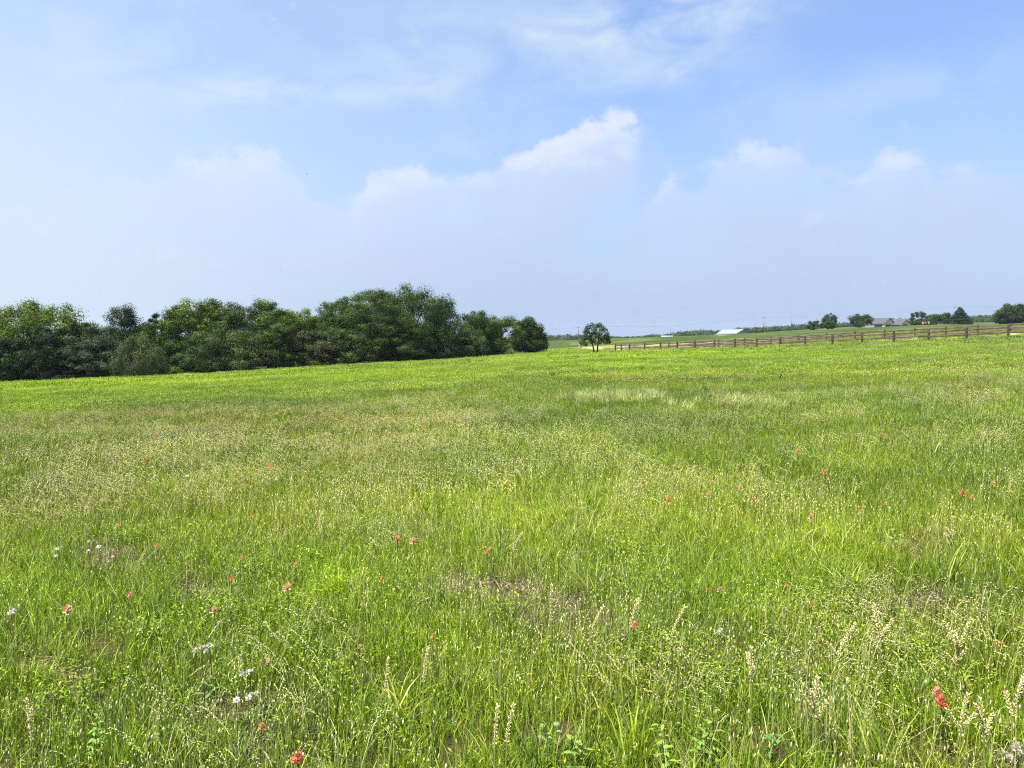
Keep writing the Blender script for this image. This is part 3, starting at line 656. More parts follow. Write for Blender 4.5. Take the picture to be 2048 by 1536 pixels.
# lone twin stemmed tree
def lone_tree():
    Y = 124; P0 = at(1190, 707, Y); zb = gz(P0[0], P0[1]); s = Y / F
    root = empty('tree', (P0[0], P0[1], zb)); tag(root, 'lone small tree with two thin trunks left of the fence end', 'tree')
    def W(u, v, dy=0): q = at(u, v, Y + dy); return Vector((q[0]-P0[0], q[1]-P0[1], q[2]-zb))
    for stem in ([(1189, 707.6), (1187, 697), (1185, 688), (1184, 678), (1181, 664)], [(1194.5, 707.6), (1195, 697), (1196, 688), (1197, 676), (1201, 662)]):
        b = MB(); b.tube([W(u, v) - (Vector((0, 0, .25)) if i == 0 else Vector()) for i, (u, v) in enumerate(stem)], [.15, .12, .10, .075, .03], 8)
        k = Vector(W(*stem[2])); 
        for (u, v, dy) in ([(1168, 684, .5), (1175, 672, -.9), (1180, 664, .8)] if stem[0][0] < 1190 else [(1216, 681, .4), (1207, 667, -.9), (1198, 660, .9)]):
            e = W(u, v, dy); b.tube([k, k.lerp(e, .5) + Vector((0, 0, .12)), e], [.07, .05, .015], 5)
        b.build('trunk', BARK, root, True)
    blobs = [(1165,685,7),(1172,689,5),(1170,676,8),(1168,668,7),(1173,661,8),(1178,653,8),(1184,650,7),(1190,658,8),(1181,666,9),(1179,676,8),(1193,651,7),(1199,650,7),(1205,655,8),(1210,661,7),(1202,664,9),(1195,671,8),(1213,668,7),(1209,674,7),(1203,680,8),(1211,683,7),(1217,684,5),(1216,677,6),(1194,683,7),(1199,686,5),(1186,681,7),(1189,666,6)]
    Pn = []; Nn = []; Cn = []
    for u, v, r in blobs:
        for dy in (rng.uniform(-2.0, 2.0), rng.uniform(-1.2, 1.2))[:1 if r < 8 and rng.uniform() < .55 else 2]:
            c = np.array(W(u + rng.normal(0, .8), v + rng.normal(0, .8), dy)); k = 95
            d = rng.normal(0, 1, (k, 3)); d /= np.linalg.norm(d, axis=1, keepdims=True)
            Pn.append(c + d*(rng.uniform(.2, 1, k)**.5)[:, None]*r*s*.95*np.array([1, 1, .8])); Nn.append(d + np.array([0, 0, .7]) + rng.normal(0, .4, (k, 3)))
            f = rng.uniform(0, 1, (k, 1)); Cn.append(np.array(DK1)*(1-f) + np.array((.042, .070, .012))*f)
    V, q, c = leaf_cards(np.concatenate(Pn), np.concatenate(Nn), .21, np.concatenate(Cn), .1)
    link('crown', fast_mesh('crown', V, [q], c), FOLI, root)
lone_tree()

# trees on the rise near the house
gm_ = 'trees on the rise around the house'
far = dict(nclump=60, per=90, clump=.22, leaf=.5, z0=None, ragged=.4)
def midtree(u, top, half, Y, kind, c1, c2, label, cbase=.12, **kw):
    a = dict(far); a.update(kw); v = 650 + (1865-u)*.035 if u < 1865 else 650
    make_tree('tree', u, v, Y, top, half, cbase, kind, c1, c2, label, group=gm_, **a)
midtree(1658, 625, 17, 425, 'oval', (.03, .05, .025), (.06, .085, .04), 'dark round crowned tree standing tallest over two shrubby ones')
midtree(1627, 639, 15, 415, 'dome', MD1, MD2, 'thin feathery tree left of the dark round crowned tree', nclump=26)
midtree(1656, 640, 18, 405, 'dome', MD1, MD2, 'low shrubby tree in front of the dark round crown')
midtree(1721, 626, 26, 405, 'spread', DK1, MD2, 'broad dark tree touching the left side of the house', nclump=60)
midtree(1838, 620, 18, 425, 'spread', DK1, DK2, 'dark open tree just right of the house', nclump=36, ragged=.5)
midtree(1872, 627, 24, 415, 'dome', MD1, MD2, 'pale green rounded tree between the dark open tree and the cedar')
midtree(1890, 624, 14, 430, 'dome', MD1, GG2, 'greyish rounded tree right behind the pale green one')
midtree(1850, 640, 26, 405, 'bush', DK1, DK2, 'dark low hedge like shrub under the trees right of the house', cbase=.0)
midtree(1919, 614, 28, 395, 'cone', CD1, CD2, 'big blue green cedar with layered boughs and two tips', cbase=.0, nclump=170, flat=.4, spray=.4, clump=.2)
midtree(2032, 604, 44, 330, 'dome', DK1, (.05, .085, .03), 'large dark tree cut by the right edge of the photo', cbase=.0, nclump=130, per=170, clump=.20, leaf=.45, ragged=.25)

# far woods: one mass along the skyline
def far_woods():
    sk = [(700, 672), (1090, 671.5), (1152, 668.5), (1200, 670), (1228, 671), (1241, 677), (1262, 675.5), (1299, 669.5), (1338, 666.5), (1369, 662.5), (1389, 658.5), (1400, 659), (1430, 661), (1462, 659), (1492, 654), (1518, 654.5), (1571, 650.5), (1602, 648), (1680, 646), (1740, 642), (1797, 635.5), (1830, 638), (1950, 630.5), (1976, 628.5), (2003, 627.5), (2060, 628), (2300, 630)]
    U = []; 
    Ps = []; Ns = []; Cs = []
    for row, (Y0, drop) in enumerate(((820, 0.0), (800, 4.0), (780, 8.0))):
        u = 1040.0
        while u < 2250:
            hw = rng.uniform(5, 10); Y = Y0 + rng.uniform(-12, 12); top = np.interp(u, [s[0] for s in sk], [s[1] for s in sk]) + drop*.7 + rng.uniform(-1.2, 2.5)
            T_ = at(u, top, Y); zb = gz(T_[0], Y); H = max(T_[2] - zb, 3.0); r = hw*Y/F
            k = int(150 + 10*H); d = rng.normal(0, 1, (k, 3)); d /= np.linalg.norm(d, axis=1, keepdims=True); d[:, 2] = np.abs(d[:, 2]) ** .8 * np.sign(d[:, 2])
            p = d*(rng.uniform(.3, 1, k)**.4)[:, None]*np.array([r, r, H*.55]) + np.array([T_[0], Y, zb + H*.47]); p[:, :] += rng.normal(0, .45, p.shape)
            p = p[p[:, 2] > zb - .5]; k = len(p)
            Ps.append(p); Ns.append(d[:k] + np.array([0, -.2, .7]) + rng.normal(0, .4, (k, 3)))
            f = np.clip(rng.uniform(0, 1) + rng.uniform(-.3, .3, (k, 1)), 0, 1); Cs.append(np.array((.022, .040, .016))*(1-f) + np.array((.060, .092, .030))*f)
            u += hw*rng.uniform(.7, 1.2)
    V, q, c = leaf_cards(np.concatenate(Ps), np.concatenate(Ns), 1.5, np.concatenate(Cs), 0)
    tag(link('far_woods', fast_mesh('far_woods', V, [q], c), FOLI), 'bluish line of distant woods along the skyline', 'woods', kind='stuff')
far_woods()

# ------------------------------------------------------------------ fence (front run with its corner, back run)
def fence_run(name, U, V_, Zs, label, extra=None):
    pts = []
    for u, v, d in zip(U, V_, Zs):
        p = at(u, v, d); pts.append(Vector((p[0], p[1], gz(p[0], p[1]))))
    root = empty(name, pts[0]); tag(root, label, 'fence', 'rail fences of the paddock')
    o0 = pts[0]
    for i, p in enumerate(pts):
        nx = pts[min(i+1, len(pts)-1)] - pts[max(i-1, 0)]; a = math.atan2(nx.y, nx.x)
        b = MB(); h = 1.36 + random.uniform(-.05, .05); w = .105 + random.uniform(-.008, .012)
        M = Matrix.Translation(p - o0) @ Matrix.Rotation(a + random.uniform(-.1, .1), 4, 'Z') @ Matrix.Rotation(random.uniform(-.02, .02), 4, 'X')
        c = w*.35
        ring = [(-w, -w+c), (-w+c, -w), (w-c, -w), (w, -w+c), (w, w-c), (w-c, w), (-w+c, w), (-w, w-c)]
        vs = []
        for z, k in ((-.3, 1), (h-.05, 1), (h, .72)): vs += [M @ Vector((x*k, y*k, z)) for x, y in ring]
        fs = [(j, (j+1) % 8, (j+1) % 8+8, j+8) for j in range(8)] + [(j+8, (j+1) % 8+8, (j+1) % 8+16, j+16) for j in range(8)] + [tuple(range(16, 24))]
        b.add(vs, fs); b.build('post', WOOD, root)
    for i in range(len(pts)-1):
        for hz in (.16, .62, 1.10):
            p, q = pts[i]-o0, pts[i+1]-o0; n = Vector((-(q-p).y, (q-p).x, 0)).normalized()
            off = -n*0.0
            A = p + Vector((0, 0, hz + random.uniform(-.05, .05))) + off; B = q + Vector((0, 0, hz + random.uniform(-.05, .05))) + off
            mids = [A.lerp(B, k) + Vector((0, 0, random.uniform(-.035, .02))) + n*random.uniform(-.02, .02) for k in (.25, .5, .75)]
            b = MB(); path = [A] + mids + [B]; vs = []; fs = []
            hh = random.uniform(.085, .105); tt = .055
            for m_ in path:     # split rail: wedge shaped section
                r = random.uniform(.9, 1.1)
                vs += [m_ + n*tt*r + Vector((0, 0, -hh*.8)), m_ - n*tt*r + Vector((0, 0, -hh*.7)), m_ - n*tt*1.1 + Vector((0, 0, hh*.5*r)), m_ + Vector((0, 0, hh*r)), m_ + n*tt*1.1*r + Vector((0, 0, hh*.55))]
            for s in range(len(path)-1):
                for j in range(5): fs.append((s*5+j, s*5+(j+1) % 5, s*5+5+(j+1) % 5, s*5+5+j))
            fs += [(0, 1, 2, 3, 4), tuple(len(vs)-5+j for j in (4, 3, 2, 1, 0))]
            b.add(vs, fs); b.build('rail', RAIL, root)
    return root
fi2 = np.arange(18); FZ2 = 133*(1+FD*fi2); FU2 = 1024 + F*(FA+FB*fi2)/(1+FD*fi2)
fence_run('wooden_fence', FU2, np.interp(FU2, FU, FV), FZ2, 'reddish brown three rail fence nearest the meadow, front side of the paddock')
fence_run('wooden_fence', BU, BV, BZ, 'reddish brown rail fence behind, far side of the paddock')

# ------------------------------------------------------------------ house, barn, poles, wires, small things
ROOF = mat_plain('slate_shingles', (.040, .043, .055), (.075, .08, .095), 1.5, .7)
WALL = mat_plain('tan_brick', (.56, .46, .31), (.66, .55, .39), 1.0, .85)
TRIM = mat_plain('white_trim', (.30, .295, .28), (.38, .37, .355), 1.0, .6)
DARKO = mat_plain('shaded_opening', (.020, .019, .018), (.04, .038, .035), 1.0, .4)
METAL = mat_plain('white_metal_sheet', (.19, .205, .22), (.24, .255, .27), .5, .4, (8, 1, 1))
GREYM = mat_plain('grey_metal_sheet', (.22, .25, .29), (.28, .31, .35), .5, .5, (8, 1, 1))
POLE = mat_plain('pole_wood', (.10, .085, .075), (.20, .18, .16), 1.0, .9)
WIRE = mat_plain('wire', (.06, .06, .065), (.09, .09, .095), 1.0, .6)

def gable_wing(root, M, w, L, he, hr, over=.5, back=True):
    """wing running along local y from 0 (gable in front) to L, width w along x"""
    b = MB(); x = w/2
    vs = [(-x, 0, -1), (x, 0, -1), (x, 0, he), (0, 0, hr), (-x, 0, he), (-x, L, -1), (x, L, -1), (x, L, he), (0, L, hr), (-x, L, he)]
    b.add([M @ Vector(p) for p in vs], [(0, 1, 2, 3, 4), (6, 5, 9, 8, 7), (0, 4, 9, 5), (1, 6, 7, 2)]); b.build('wall', WALL, root)
    b = MB(); sl = (hr-he)/x; t = .18
    for s in (-1, 1):
        e = x + over; ze = hr - sl*e
        p = [(0, -over, hr+.02), (s*e, -over, ze+.02), (s*e, L+over, ze+.02), (0, L+over, hr+.02)]
        q = [(a, c, d+t) for a, c, d in p]
        b.add([M @ Vector(k) for k in p+q], [(0, 1, 2, 3), (4, 7, 6, 5), (0, 4, 5, 1), (1, 5, 6, 2), (2, 6, 7, 3), (3, 7, 4, 0)])
    b.build('roof', ROOF, root)

def house():
    Y = 450; P0 = at(1770, 655, Y); zb = at(1770, 654.3, Y)[2]; s = Y/F
    root = empty('house', (P0[0], P0[1], zb)); tag(root, 'tan house with dark slate roof and two gables on the rise', 'house')
    def X(u): return (u-1770)*s
    rz = R(-52)
    for ug, ub, z_r, w, L in ((1775, 0, 5.2, 8.2, 11.0), (1803, 0, 4.4, 8.0, 9.5)):
        c = Vector((X(ug), -2.0 if ug < 1790 else -5.0, 0))
        M = Matrix.Translation(c) @ Matrix.Rotation(rz + R(76), 4, 'Z') @ Matrix.Rotation(0, 4, 'X')
        gable_wing(root, M, w, L, z_r-3.0, z_r)
        b = MB()
        b.box(-2.6, 1.2, -.06, -.003, .0, 1.55, M); b.build('garage_opening_shade' if ug > 1790 else 'porch_opening_shade', DARKO, root)  # flat dark panel paints the shade inside the opening; no recess behind it
        b = MB(); b.box(-.45, .45, -.05, -.003, z_r-2.0, z_r-1.3, M); b.build('gable_vent', TRIM, root)
        b = MB(); xs = -w/2
        b.box(xs-.10, xs-.003, 1.2, L-1.2, .0, 1.45, M); b.build('window_band', DARKO, root)
    b = MB(); b.box(X(1734)-.45, X(1734)+.45, -3.4, -2.5, -1, 3.2); b.box(X(1734)-.55, X(1734)+.55, -3.5, -2.4, 3.2, 3.45); b.build('chimney', WALL, root)
    b = MB(); b.box(X(1813)-.35, X(1813)+.35, -1.5, -.8, 1.0, 4.6); b.box(X(1813)-.45, X(1813)+.45, -1.6, -.7, 4.6, 4.8); b.build('chimney', WALL, root)
    w_ = MB(); w_.box(X(1719), X(1736), -8, -7.7, -1, 1.0); w_.box(X(1719), X(1736), -8.05, -7.65, 1.0, 1.12)
    o = w_.build('garden_wall', TRIM); o.location = root.location; tag(o, 'low pale garden wall at the left of the tan house', 'wall')
house()

def barn():
    Y = 470; s = Y/F; P0 = at(1462, 669, Y); zb = at(1462, 672, Y)[2]
    root = empty('barn', (P0[0], P0[1], zb)); tag(root, 'low white metal barn with bright roof behind the green rise', 'barn')
    def Pw(u, v, dy=0): q = at(u, v, Y+dy); return Vector((q[0]-P0[0], q[1]-P0[1], q[2]-zb))
    # ridge runs from left to right, gable end on the right
    rl, rr = Pw(1447, 659.8, 7), Pw(1486, 658.6, 3); el, er = Pw(1435, 667.2, -3), Pw(1472, 667, -7)
    bl, br = Pw(1452, 666.5, 17), Pw(1499, 666.5, 13)
    zf = 0 - 1.5
    def dn(p): return Vector((p.x, p.y, zf))
    b = MB(); b.add([dn(el), dn(er), er, el], [(0, 1, 2, 3)]); b.add([dn(bl), dn(br), br, bl], [(3, 2, 1, 0)]); b.add([dn(el), el, rl, bl, dn(bl)], [(0, 1, 2, 3, 4)]); b.build('wall', METAL, root)
    b = MB(); b.add([dn(er), dn(br), br, rr, er], [(0, 1, 2, 3, 4)]); b.build('gable_wall', GREYM, root)  # blue-grey of the shaded gable end is put into its metal colour
    b = MB(); up = Vector((0, 0, .12)); ov = (rr-rl).normalized()*.5
    for e1, e2 in ((el, er), (bl, br)):
        q = [rl-ov, rr+ov, e2+ov+(e2-rr)*.06, e1-ov+(e1-rl)*.06]; q = [k + Vector((0, 0, .02)) for k in q]
        b.add(q + [k+up for k in q], [(0, 1, 2, 3), (7, 6, 5, 4), (0, 4, 5, 1), (1, 5, 6, 2), (2, 6, 7, 3), (3, 7, 4, 0)])
    b.build('roof', METAL, root)
    b = MB(); q = [Pw(1438, 668.3, -3.3), Pw(1464, 668.1, -6.3), Pw(1457, 669.2, -11), Pw(1428, 669.5, -8)]
    b.add(q + [k+up for k in q], [(0, 1, 2, 3), (7, 6, 5, 4), (0, 4, 5, 1), (1, 5, 6, 2), (2, 6, 7, 3), (3, 7, 4, 0)]); b.build('lean_to_roof', METAL, root)
    b = MB()
    for k in q[2:]: b.box(k.x-.1, k.x+.1, k.y-.1+.3, k.y+.1+.3, zf, k.z)
    b.build('lean_to_posts', GREYM, root)
barn()

def shed_roof():
    Y = 430; a, c = at(1322, 672.6, Y), at(1344, 672.2, Y); zb = gz((a[0]+c[0])/2, Y)
    root = empty('shed', ((a[0]+c[0])/2, Y, zb)); tag(root, 'long pale shed roof just showing over the green rise', 'shed'); w = (c[0]-a[0])/2; h = a[2]-zb
    b = MB(); b.box(-w, w, -2, 2, -.5, h-.3); b.build('wall', GREYM, root)
    b = MB(); b.add([(-w-.3, -2.4, h-.28), (w+.3, -2.4, h-.28), (w+.3, 0, h+.35), (-w-.3, 0, h+.35), (w+.3, 2.4, h-.28), (-w-.3, 2.4, h-.28)], [(0, 1, 2, 3), (3, 2, 4, 5)]); b.build('roof', GREYM, root)
shed_roof()

def pole(u, vt, vb, Y, label, arm=True, r=.16):
    t = at(u, vt, Y); zb = min(gz(t[0], t[1]), at(u, vb, Y)[2]); h = t[2]-zb
    root = empty('utility_pole', (t[0], t[1], zb)); tag(root, label, 'utility pole', 'utility poles along the skyline')
    b = MB(); b.tube([(0, 0, -.3), (0, 0, h*.5), (0, 0, h)], [r, r*.85, r*.65], 8); b.build('mast', POLE, root, True)
    if arm:
        b = MB(); b.box(-1.1, 1.1, -.23, -.11, h-.75, h-.6)
        for x in (-1.0, 0, 1.0): b.tube([(x, -.17, h-.6), (x, -.17, h-.42)], [.05, .06], 6)
        b.build('crossarm', POLE, root)
    return Vector((t[0], t[1], t[2]))
T1 = pole(1157, 653, 685, 480, 'utility pole just left of the lone tree', True, .34)
T2 = pole(1341, 653, 673, 520, 'thin utility pole above the long pale shed roof', False)
pole(1446, 654.5, 668, 560, 'short pole tip left of the white barn roof', False)
pole(1510, 641, 667, 540, 'thin bare pole just right of the white barn', False)
T3 = pole(1528, 633, 666, 500, 'thickest utility pole right of the white barn', True, .26)
pole(1535.5, 650, 666, 620, 'shortest thin pole beside the thickest utility pole', False)
T4 = pole(1583, 630, 661, 500, 'tall thin utility pole between the barn and the feathery tree', False)
T5 = pole(1633.5, 629, 657, 490, 'utility pole rising behind the feathery tree', False)
T6 = pole(1910, 613, 650, 440, 'utility pole behind the tip of the big cedar', True)
def wire(pts, label, dz=0.0):
    full = []
    for a, c in zip(pts[:-1], pts[1:]):
        for k in range(9):
            t = k/9; p = a.lerp(c, t); full.append(p - Vector((0, 0, (1-(2*t-1)**2)*(c-a).length*.006 + dz)))
    full.append(pts[-1] - Vector((0, 0, dz)))
    b = MB(); b.tube(full, .035, 4); tag(b.build('power_line', WIRE), label, 'power line', 'power lines across the skyline')
Vp = lambda u, v, Y: Vector(at(u, v, Y))
wire([Vp(1000, 667, 470), T1 - Vector((0, 0, .4)), Vp(1243, 652.5, 500), T2 + Vector((0, 0, .2)), T3 - Vector((0, 0, .45)), T4 - Vector((0, 0, 1.2)), T5 - Vector((0, 0, 1.0))], 'thin power line running from the lone tree to the thickest pole')
wire([T5 - Vector((0, 0, 1.0)), Vp(1700, 631, 480), T6, Vp(2100, 614, 430)], 'thin power line sagging over the house to the big cedar')

def small_box():
    Y = 200; p = at(1160.5, 700, Y); zb = gz(p[0], p[1])
    root = empty('utility_cabinet', (p[0], p[1], zb), R(25)); tag(root, 'small white utility cabinet in the grass beyond the lone tree', 'cabinet')
    b = MB(); b.box(-.38, .38, -.3, .3, -.1, .72); b.build('housing', METAL, root)
    b = MB(); b.box(-.42, .42, -.34, .34, .725, .80); b.build('lid', TRIM, root)
    b = MB(); b.box(-.30, .30, -.325, -.302, .08, .62); b.build('door', GREYM, root)
small_box()
for u, v, h, Y, lab in ((1105.5, 704, .55, 176, 'short white marker post by the pale track next to the last dark tree'), (1168.5, 701, .6, 198, 'short pale marker post right of the white cabinet')):
    p = at(u, v, Y); b = MB(); b.tube([(0, 0, -.2), (0, 0, h), (0, 0, h+.06)], [.09, .09, .05], 8); o = b.build('marker_post', TRIM); o.location = (p[0], p[1], gz(p[0], p[1])); tag(o, lab, 'post', 'white marker posts')
RED = mat_plain('red_board', (.40, .09, .07), (.5, .13, .10), 1, .6)
for u, v0, v1, m, lab in ((1845.8, 643.5, 648.5, TRIM, 'left white board standing under the trees right of the house'), (1851.2, 643.5, 646.8, RED, 'small red board between two white ones under the trees'), (1857.6, 643, 647.5, TRIM, 'right white board standing under the trees next to the red one')):
    Y = 398; a = at(u, v0, Y); c = at(u, v1, Y); zb = gz(a[0], a[1]); root = empty('notice_board', (a[0], a[1], zb)); tag(root, lab, 'board', 'boards under the trees by the house')
    w = .42 if m is not RED else .6
    b = MB(); b.box(-w, w, -.05, .05, c[2]-zb, a[2]-zb); b.build('panel', m, root)
    b = MB(); b.box(-.07, .07, .055, .16, -.3, a[2]-zb-.05); b.build('post', POLE, root)

# ------------------------------------------------------------------ wild flowers, weeds and stalks
def paintbrush_mesh(col, seed):
    r_ = random.Random(seed)
    st = MB(); g = (.14, .17, .05); st.tube([(0, 0, 0), (.008, 0, .12), (.004, .004, .24), (0, 0, .31)], [.0028, .0026, .0022, .002], 5, g)
    for k in range(9):
        z = r_.uniform(.05, .25); a = r_.uniform(0, 6.28); d = Vector((math.cos(a), math.sin(a), .9)).normalized(); s_ = Vector((-math.sin(a), math.cos(a), 0)); p = Vector((.004, 0, z)); l = r_.uniform(.03, .05)
        st.add([p, p+d*l*.5-s_*.003, p+d*l, p+d*l*.5+s_*.003], [(0, 1, 2, 3)], (.15, .2, .05))
    hd = MB()
    for k in range(26):
        t = k/25; z = .272 + .030*t; a = k*2.399 + r_.uniform(-.3, .3); el = .15 + 1.1*t + r_.uniform(-.25, .25); l = (.030 - .006*t)*r_.uniform(.75, 1.25); w = .009*r_.uniform(.8, 1.3)
        d = Vector((math.cos(a)*math.cos(el), math.sin(a)*math.cos(el), math.sin(el))); s_ = Vector((-math.sin(a), math.cos(a), 0)); p = Vector((0, 0, z)); up = d.cross(s_)*-.004
        c = tuple(min(1, x*r_.uniform(.8, 1.2)) for x in col)
        vs = [p, p+d*l*.45-s_*w*.6, p+d*l*.8-s_*w, p+d*l+Vector((0, 0, .002)), p+d*l*.8+s_*w, p+d*l*.45+s_*w*.6, p+d*l*.6+up]
        o = len(hd.v); hd.add(vs, [(0, 1, 6), (1, 2, 6), (2, 3, 6), (3, 4, 6), (4, 5, 6), (5, 0, 6)], c); hd.c[o] = (.35, .38, .12)
        if k % 3 == 0:
            vs = [p, p+d*l*.5-s_*.0025, p+d*l*1.08, p+d*l*.5+s_*.0025]; hd.add([q+up*.5 for q in vs], [(0, 1, 2, 3)], (.5, .5, .25))
    return st.mesh('stem'), hd.mesh('flower_head')
COLS = {'red': (.70, .20, .12), 'orange': (.74, .33, .16), 'salmon': (.76, .45, .30), 'pink': (.76, .32, .24)}
PB = {}
for i, (k, c) in enumerate(COLS.items()):
    a, b_ = paintbrush_mesh(c, i); a.materials.append(WEED); b_.materials.append(PETAL); PB[k] = (a, b_)
gp = 'paintbrush wildflowers in the meadow'
def paintbrush(u, v, kind, label, size=1.0, H=.44):
    H = {.44: .25, .42: .235, .40: .22, .38: .21, .36: .2}.get(H, .22); x, y, z = on_ground(u, v, H - .02)
    sc = H/.315
    root = empty('paintbrush_flower', (x, y, z), random.uniform(0, 6)); tag(root, label, 'wildflower', gp)
    ws = size*.66
    a = link('stem', PB[kind][0], None, root); b = link('flower_head', PB[kind][1], None, root)
    a.scale = (.9, .9, sc*.95); b.scale = (ws, ws, ws); b.location = (0, 0, H - .315*ws)
named = [
 (595, 1520, 'red', 'largest bright red paintbrush flower at the bottom edge below the brown patch', 1.25, .40),
 (1269, 1253, 'pink', 'pinkish red paintbrush flower with pale base right of the thin brown patch', 1.05, .42),
 (1874, 1388, 'pink', 'coral pink paintbrush flower among tall seed stalks at the lower right', 1.1, .42),
 (523, 1459, 'orange', 'small orange paintbrush flower over the dark brown patch at lower left', .75, .38),
 (428, 1222, 'salmon', 'salmon paintbrush flower above the white fluffy clump', 1.05, .42),
 (260, 1194, 'pink', 'small pink and white paintbrush flower in the lower left grass', .75, .40),
 (314, 1095, 'orange', 'bright orange paintbrush flower right of the bare patch with white puffs', .85, .44),
 (482, 1121, 'orange', 'orange paintbrush flower left of the lime green grass patch', .75, .44),
 (463, 1161, 'red', 'small reddish paintbrush flower just below the orange one by the lime patch', .7, .40),
 (591, 1132, 'salmon', 'salmon paintbrush flower at the upper left of the lime green patch', .85, .42),
 (508, 1034, 'orange', 'orange red paintbrush flower in the tan nodding grass at centre left', .95, .44),
 (234, 1053, 'salmon', 'pale salmon paintbrush flower in tan grass above the bare patch', .95, .44),
 (974, 1108, 'pink', 'rosy paintbrush flower beside a long arching grass blade', .85, .42),
 (982, 1099, 'salmon', 'tiny salmon paintbrush flower touching the rosy one', .6, .44),
 (764, 1160, 'orange', 'tiny orange paintbrush flower right of the lime green patch', .55, .40),
 (494, 973, 'orange', 'orange paintbrush flower among pale nodding heads at centre left', .95, .44),
 (137, 893, 'red', 'bright red paintbrush flower alone in the tan grass on the left', .95, .44),
 (847, 854, 'salmon', 'wide salmon paintbrush flower in the middle of the field', 1.4, .44),
 (884, 841, 'orange', 'orange paintbrush flower up and right of the wide salmon one', 1.2, .44),
 (1284, 961, 'orange', 'orange paintbrush flower in green grass right of the middle', 1.0, .44),
 (1650, 945, 'orange', 'biggest orange paintbrush flower in the right middle grass', 1.35, .44),
 (1425, 966, 'salmon', 'salmon paintbrush flower between two orange ones right of the middle', 1.1, .44),
 (1191, 1008, 'orange', 'small dark orange paintbrush flower below the middle of the field', .8, .42),
 (1945, 997, 'pink', 'pinkish paintbrush flower at the right edge above the dry patch', .9, .42),
 (1439, 1182, 'salmon', 'salmon paintbrush flower, right one of a close pair in bright green grass', .8, .42),
 (1415, 1185, 'orange', 'orange paintbrush flower, left one of a close pair in bright green grass', .6, .40),
 (1573, 1177, 'red', 'tiny red paintbrush flower right of the close pair', .5, .40),
 (537, 1328, 'salmon', 'salmon paintbrush flower among the white fluffy heads at lower left', .75, .40),
 (1993, 1290, 'orange', 'tiny orange paintbrush flower near the tall pale stalks at right', .55, .38),
 (720, 1299, 'salmon', 'small faded salmon paintbrush flower left of the leafy lime patch', .6, .38),
 (867, 1276, 'orange', 'tiny orange paintbrush flower left of the thin brown patch', .5, .38),
 (1624, 1213, 'red', 'dull red paintbrush flower low in the right foreground grass', .6, .36),
 (1715, 1019, 'red', 'red paintbrush flower in the grass above the arching white blades', .75, .42),
 (1770, 1011, 'pink', 'dark pink paintbrush flower right of the red one above the arching blades', .7, .42),
]
for u, v, k, lab, s, h in named: paintbrush(u, v, k, lab, s, h)
small_sets = [
 ('tiny orange paintbrush flower in the tan grass at the far left of the field', [(268, 925, 'salmon'), (288, 925, 'orange'), (315, 866, 'orange'), (346, 857, 'orange'), (103, 839, 'salmon'), (49, 846, 'salmon'), (35, 832, 'orange'), (375, 814, 'orange'), (70, 845, 'salmon'), (541, 932, 'orange')]),
 ('tiny faded paintbrush flower in the middle of the field', [(730, 811, 'orange'), (647, 837, 'salmon'), (795, 1079, 'pink'), (827, 1082, 'salmon'), (575, 1176, 'salmon'), (135, 1220, 'salmon')]),
 ('small paintbrush flower scattered in the green grass right of the middle', [(1416, 990, 'salmon'), (1338, 1000, 'orange'), (1481, 976, 'salmon'), (1508, 1000, 'salmon'), (1596, 902, 'orange'), (1564, 831, 'orange'), (1622, 1034, 'salmon')]),
 ('small pinkish paintbrush flower near the right edge of the field', [(1761, 871, 'orange'), (1784, 840, 'salmon'), (1986, 968, 'salmon'), (1926, 986, 'red'), (1883, 1404, 'red')]),
 ('tiny pinkish paintbrush flower in the far patch above the silvery grass', [(1278, 760, 'salmon'), (1325, 764, 'salmon'), (1334, 759, 'salmon'), (1349, 761, 'orange'), (1369, 761, 'salmon'), (1289, 765, 'orange'), (1316, 768, 'salmon'), (1420, 772, 'orange')]),
]
for lab, lst in small_sets:
    for u, v, k in lst: paintbrush(u, v, k, lab, 1.35 if v > 800 else 1.9, .44)

def puff_mesh(seed):
    r_ = random.Random(seed); hd = MB(); 
    for k in range(70):
        z = r_.uniform(-.6, 1); a = r_.uniform(0, 6.28); q = math.sqrt(max(0, 1-z*z)); d = Vector((q*math.cos(a), q*math.sin(a), z)); s_ = d.orthogonal().normalized(); l = .017*r_.uniform(.7, 1.2)
        p = Vector((0, 0, .30)); hd.add([p+d*.002, p+d*l*.75-s_*.0035, p+d*l, p+d*l*.75+s_*.0035], [(0, 1, 2, 3)], (.76, .75, .68) if k % 4 else (.45, .4, .25))
    st = MB(); st.tube([(0, 0, 0), (.006, 0, .15), (0, 0, .30)], [.0024, .002, .0016], 5, (.20, .17, .08))
    for k in range(4):
        a = r_.uniform(0, 6.28); d = Vector((math.cos(a), math.sin(a), .6)).normalized(); s_ = Vector((-math.sin(a), math.cos(a), 0)); p = Vector((0, 0, .02)); st.add([p, p+d*.05-s_*.008, p+d*.10, p+d*.05+s_*.008], [(0, 1, 2, 3)], (.12, .18, .04))
    return st.mesh('stem'), hd.mesh('seed_head')
PF = [puff_mesh(i) for i in range(3)]
for a, b_ in PF: a.materials.append(WEED); b_.materials.append(PETAL)
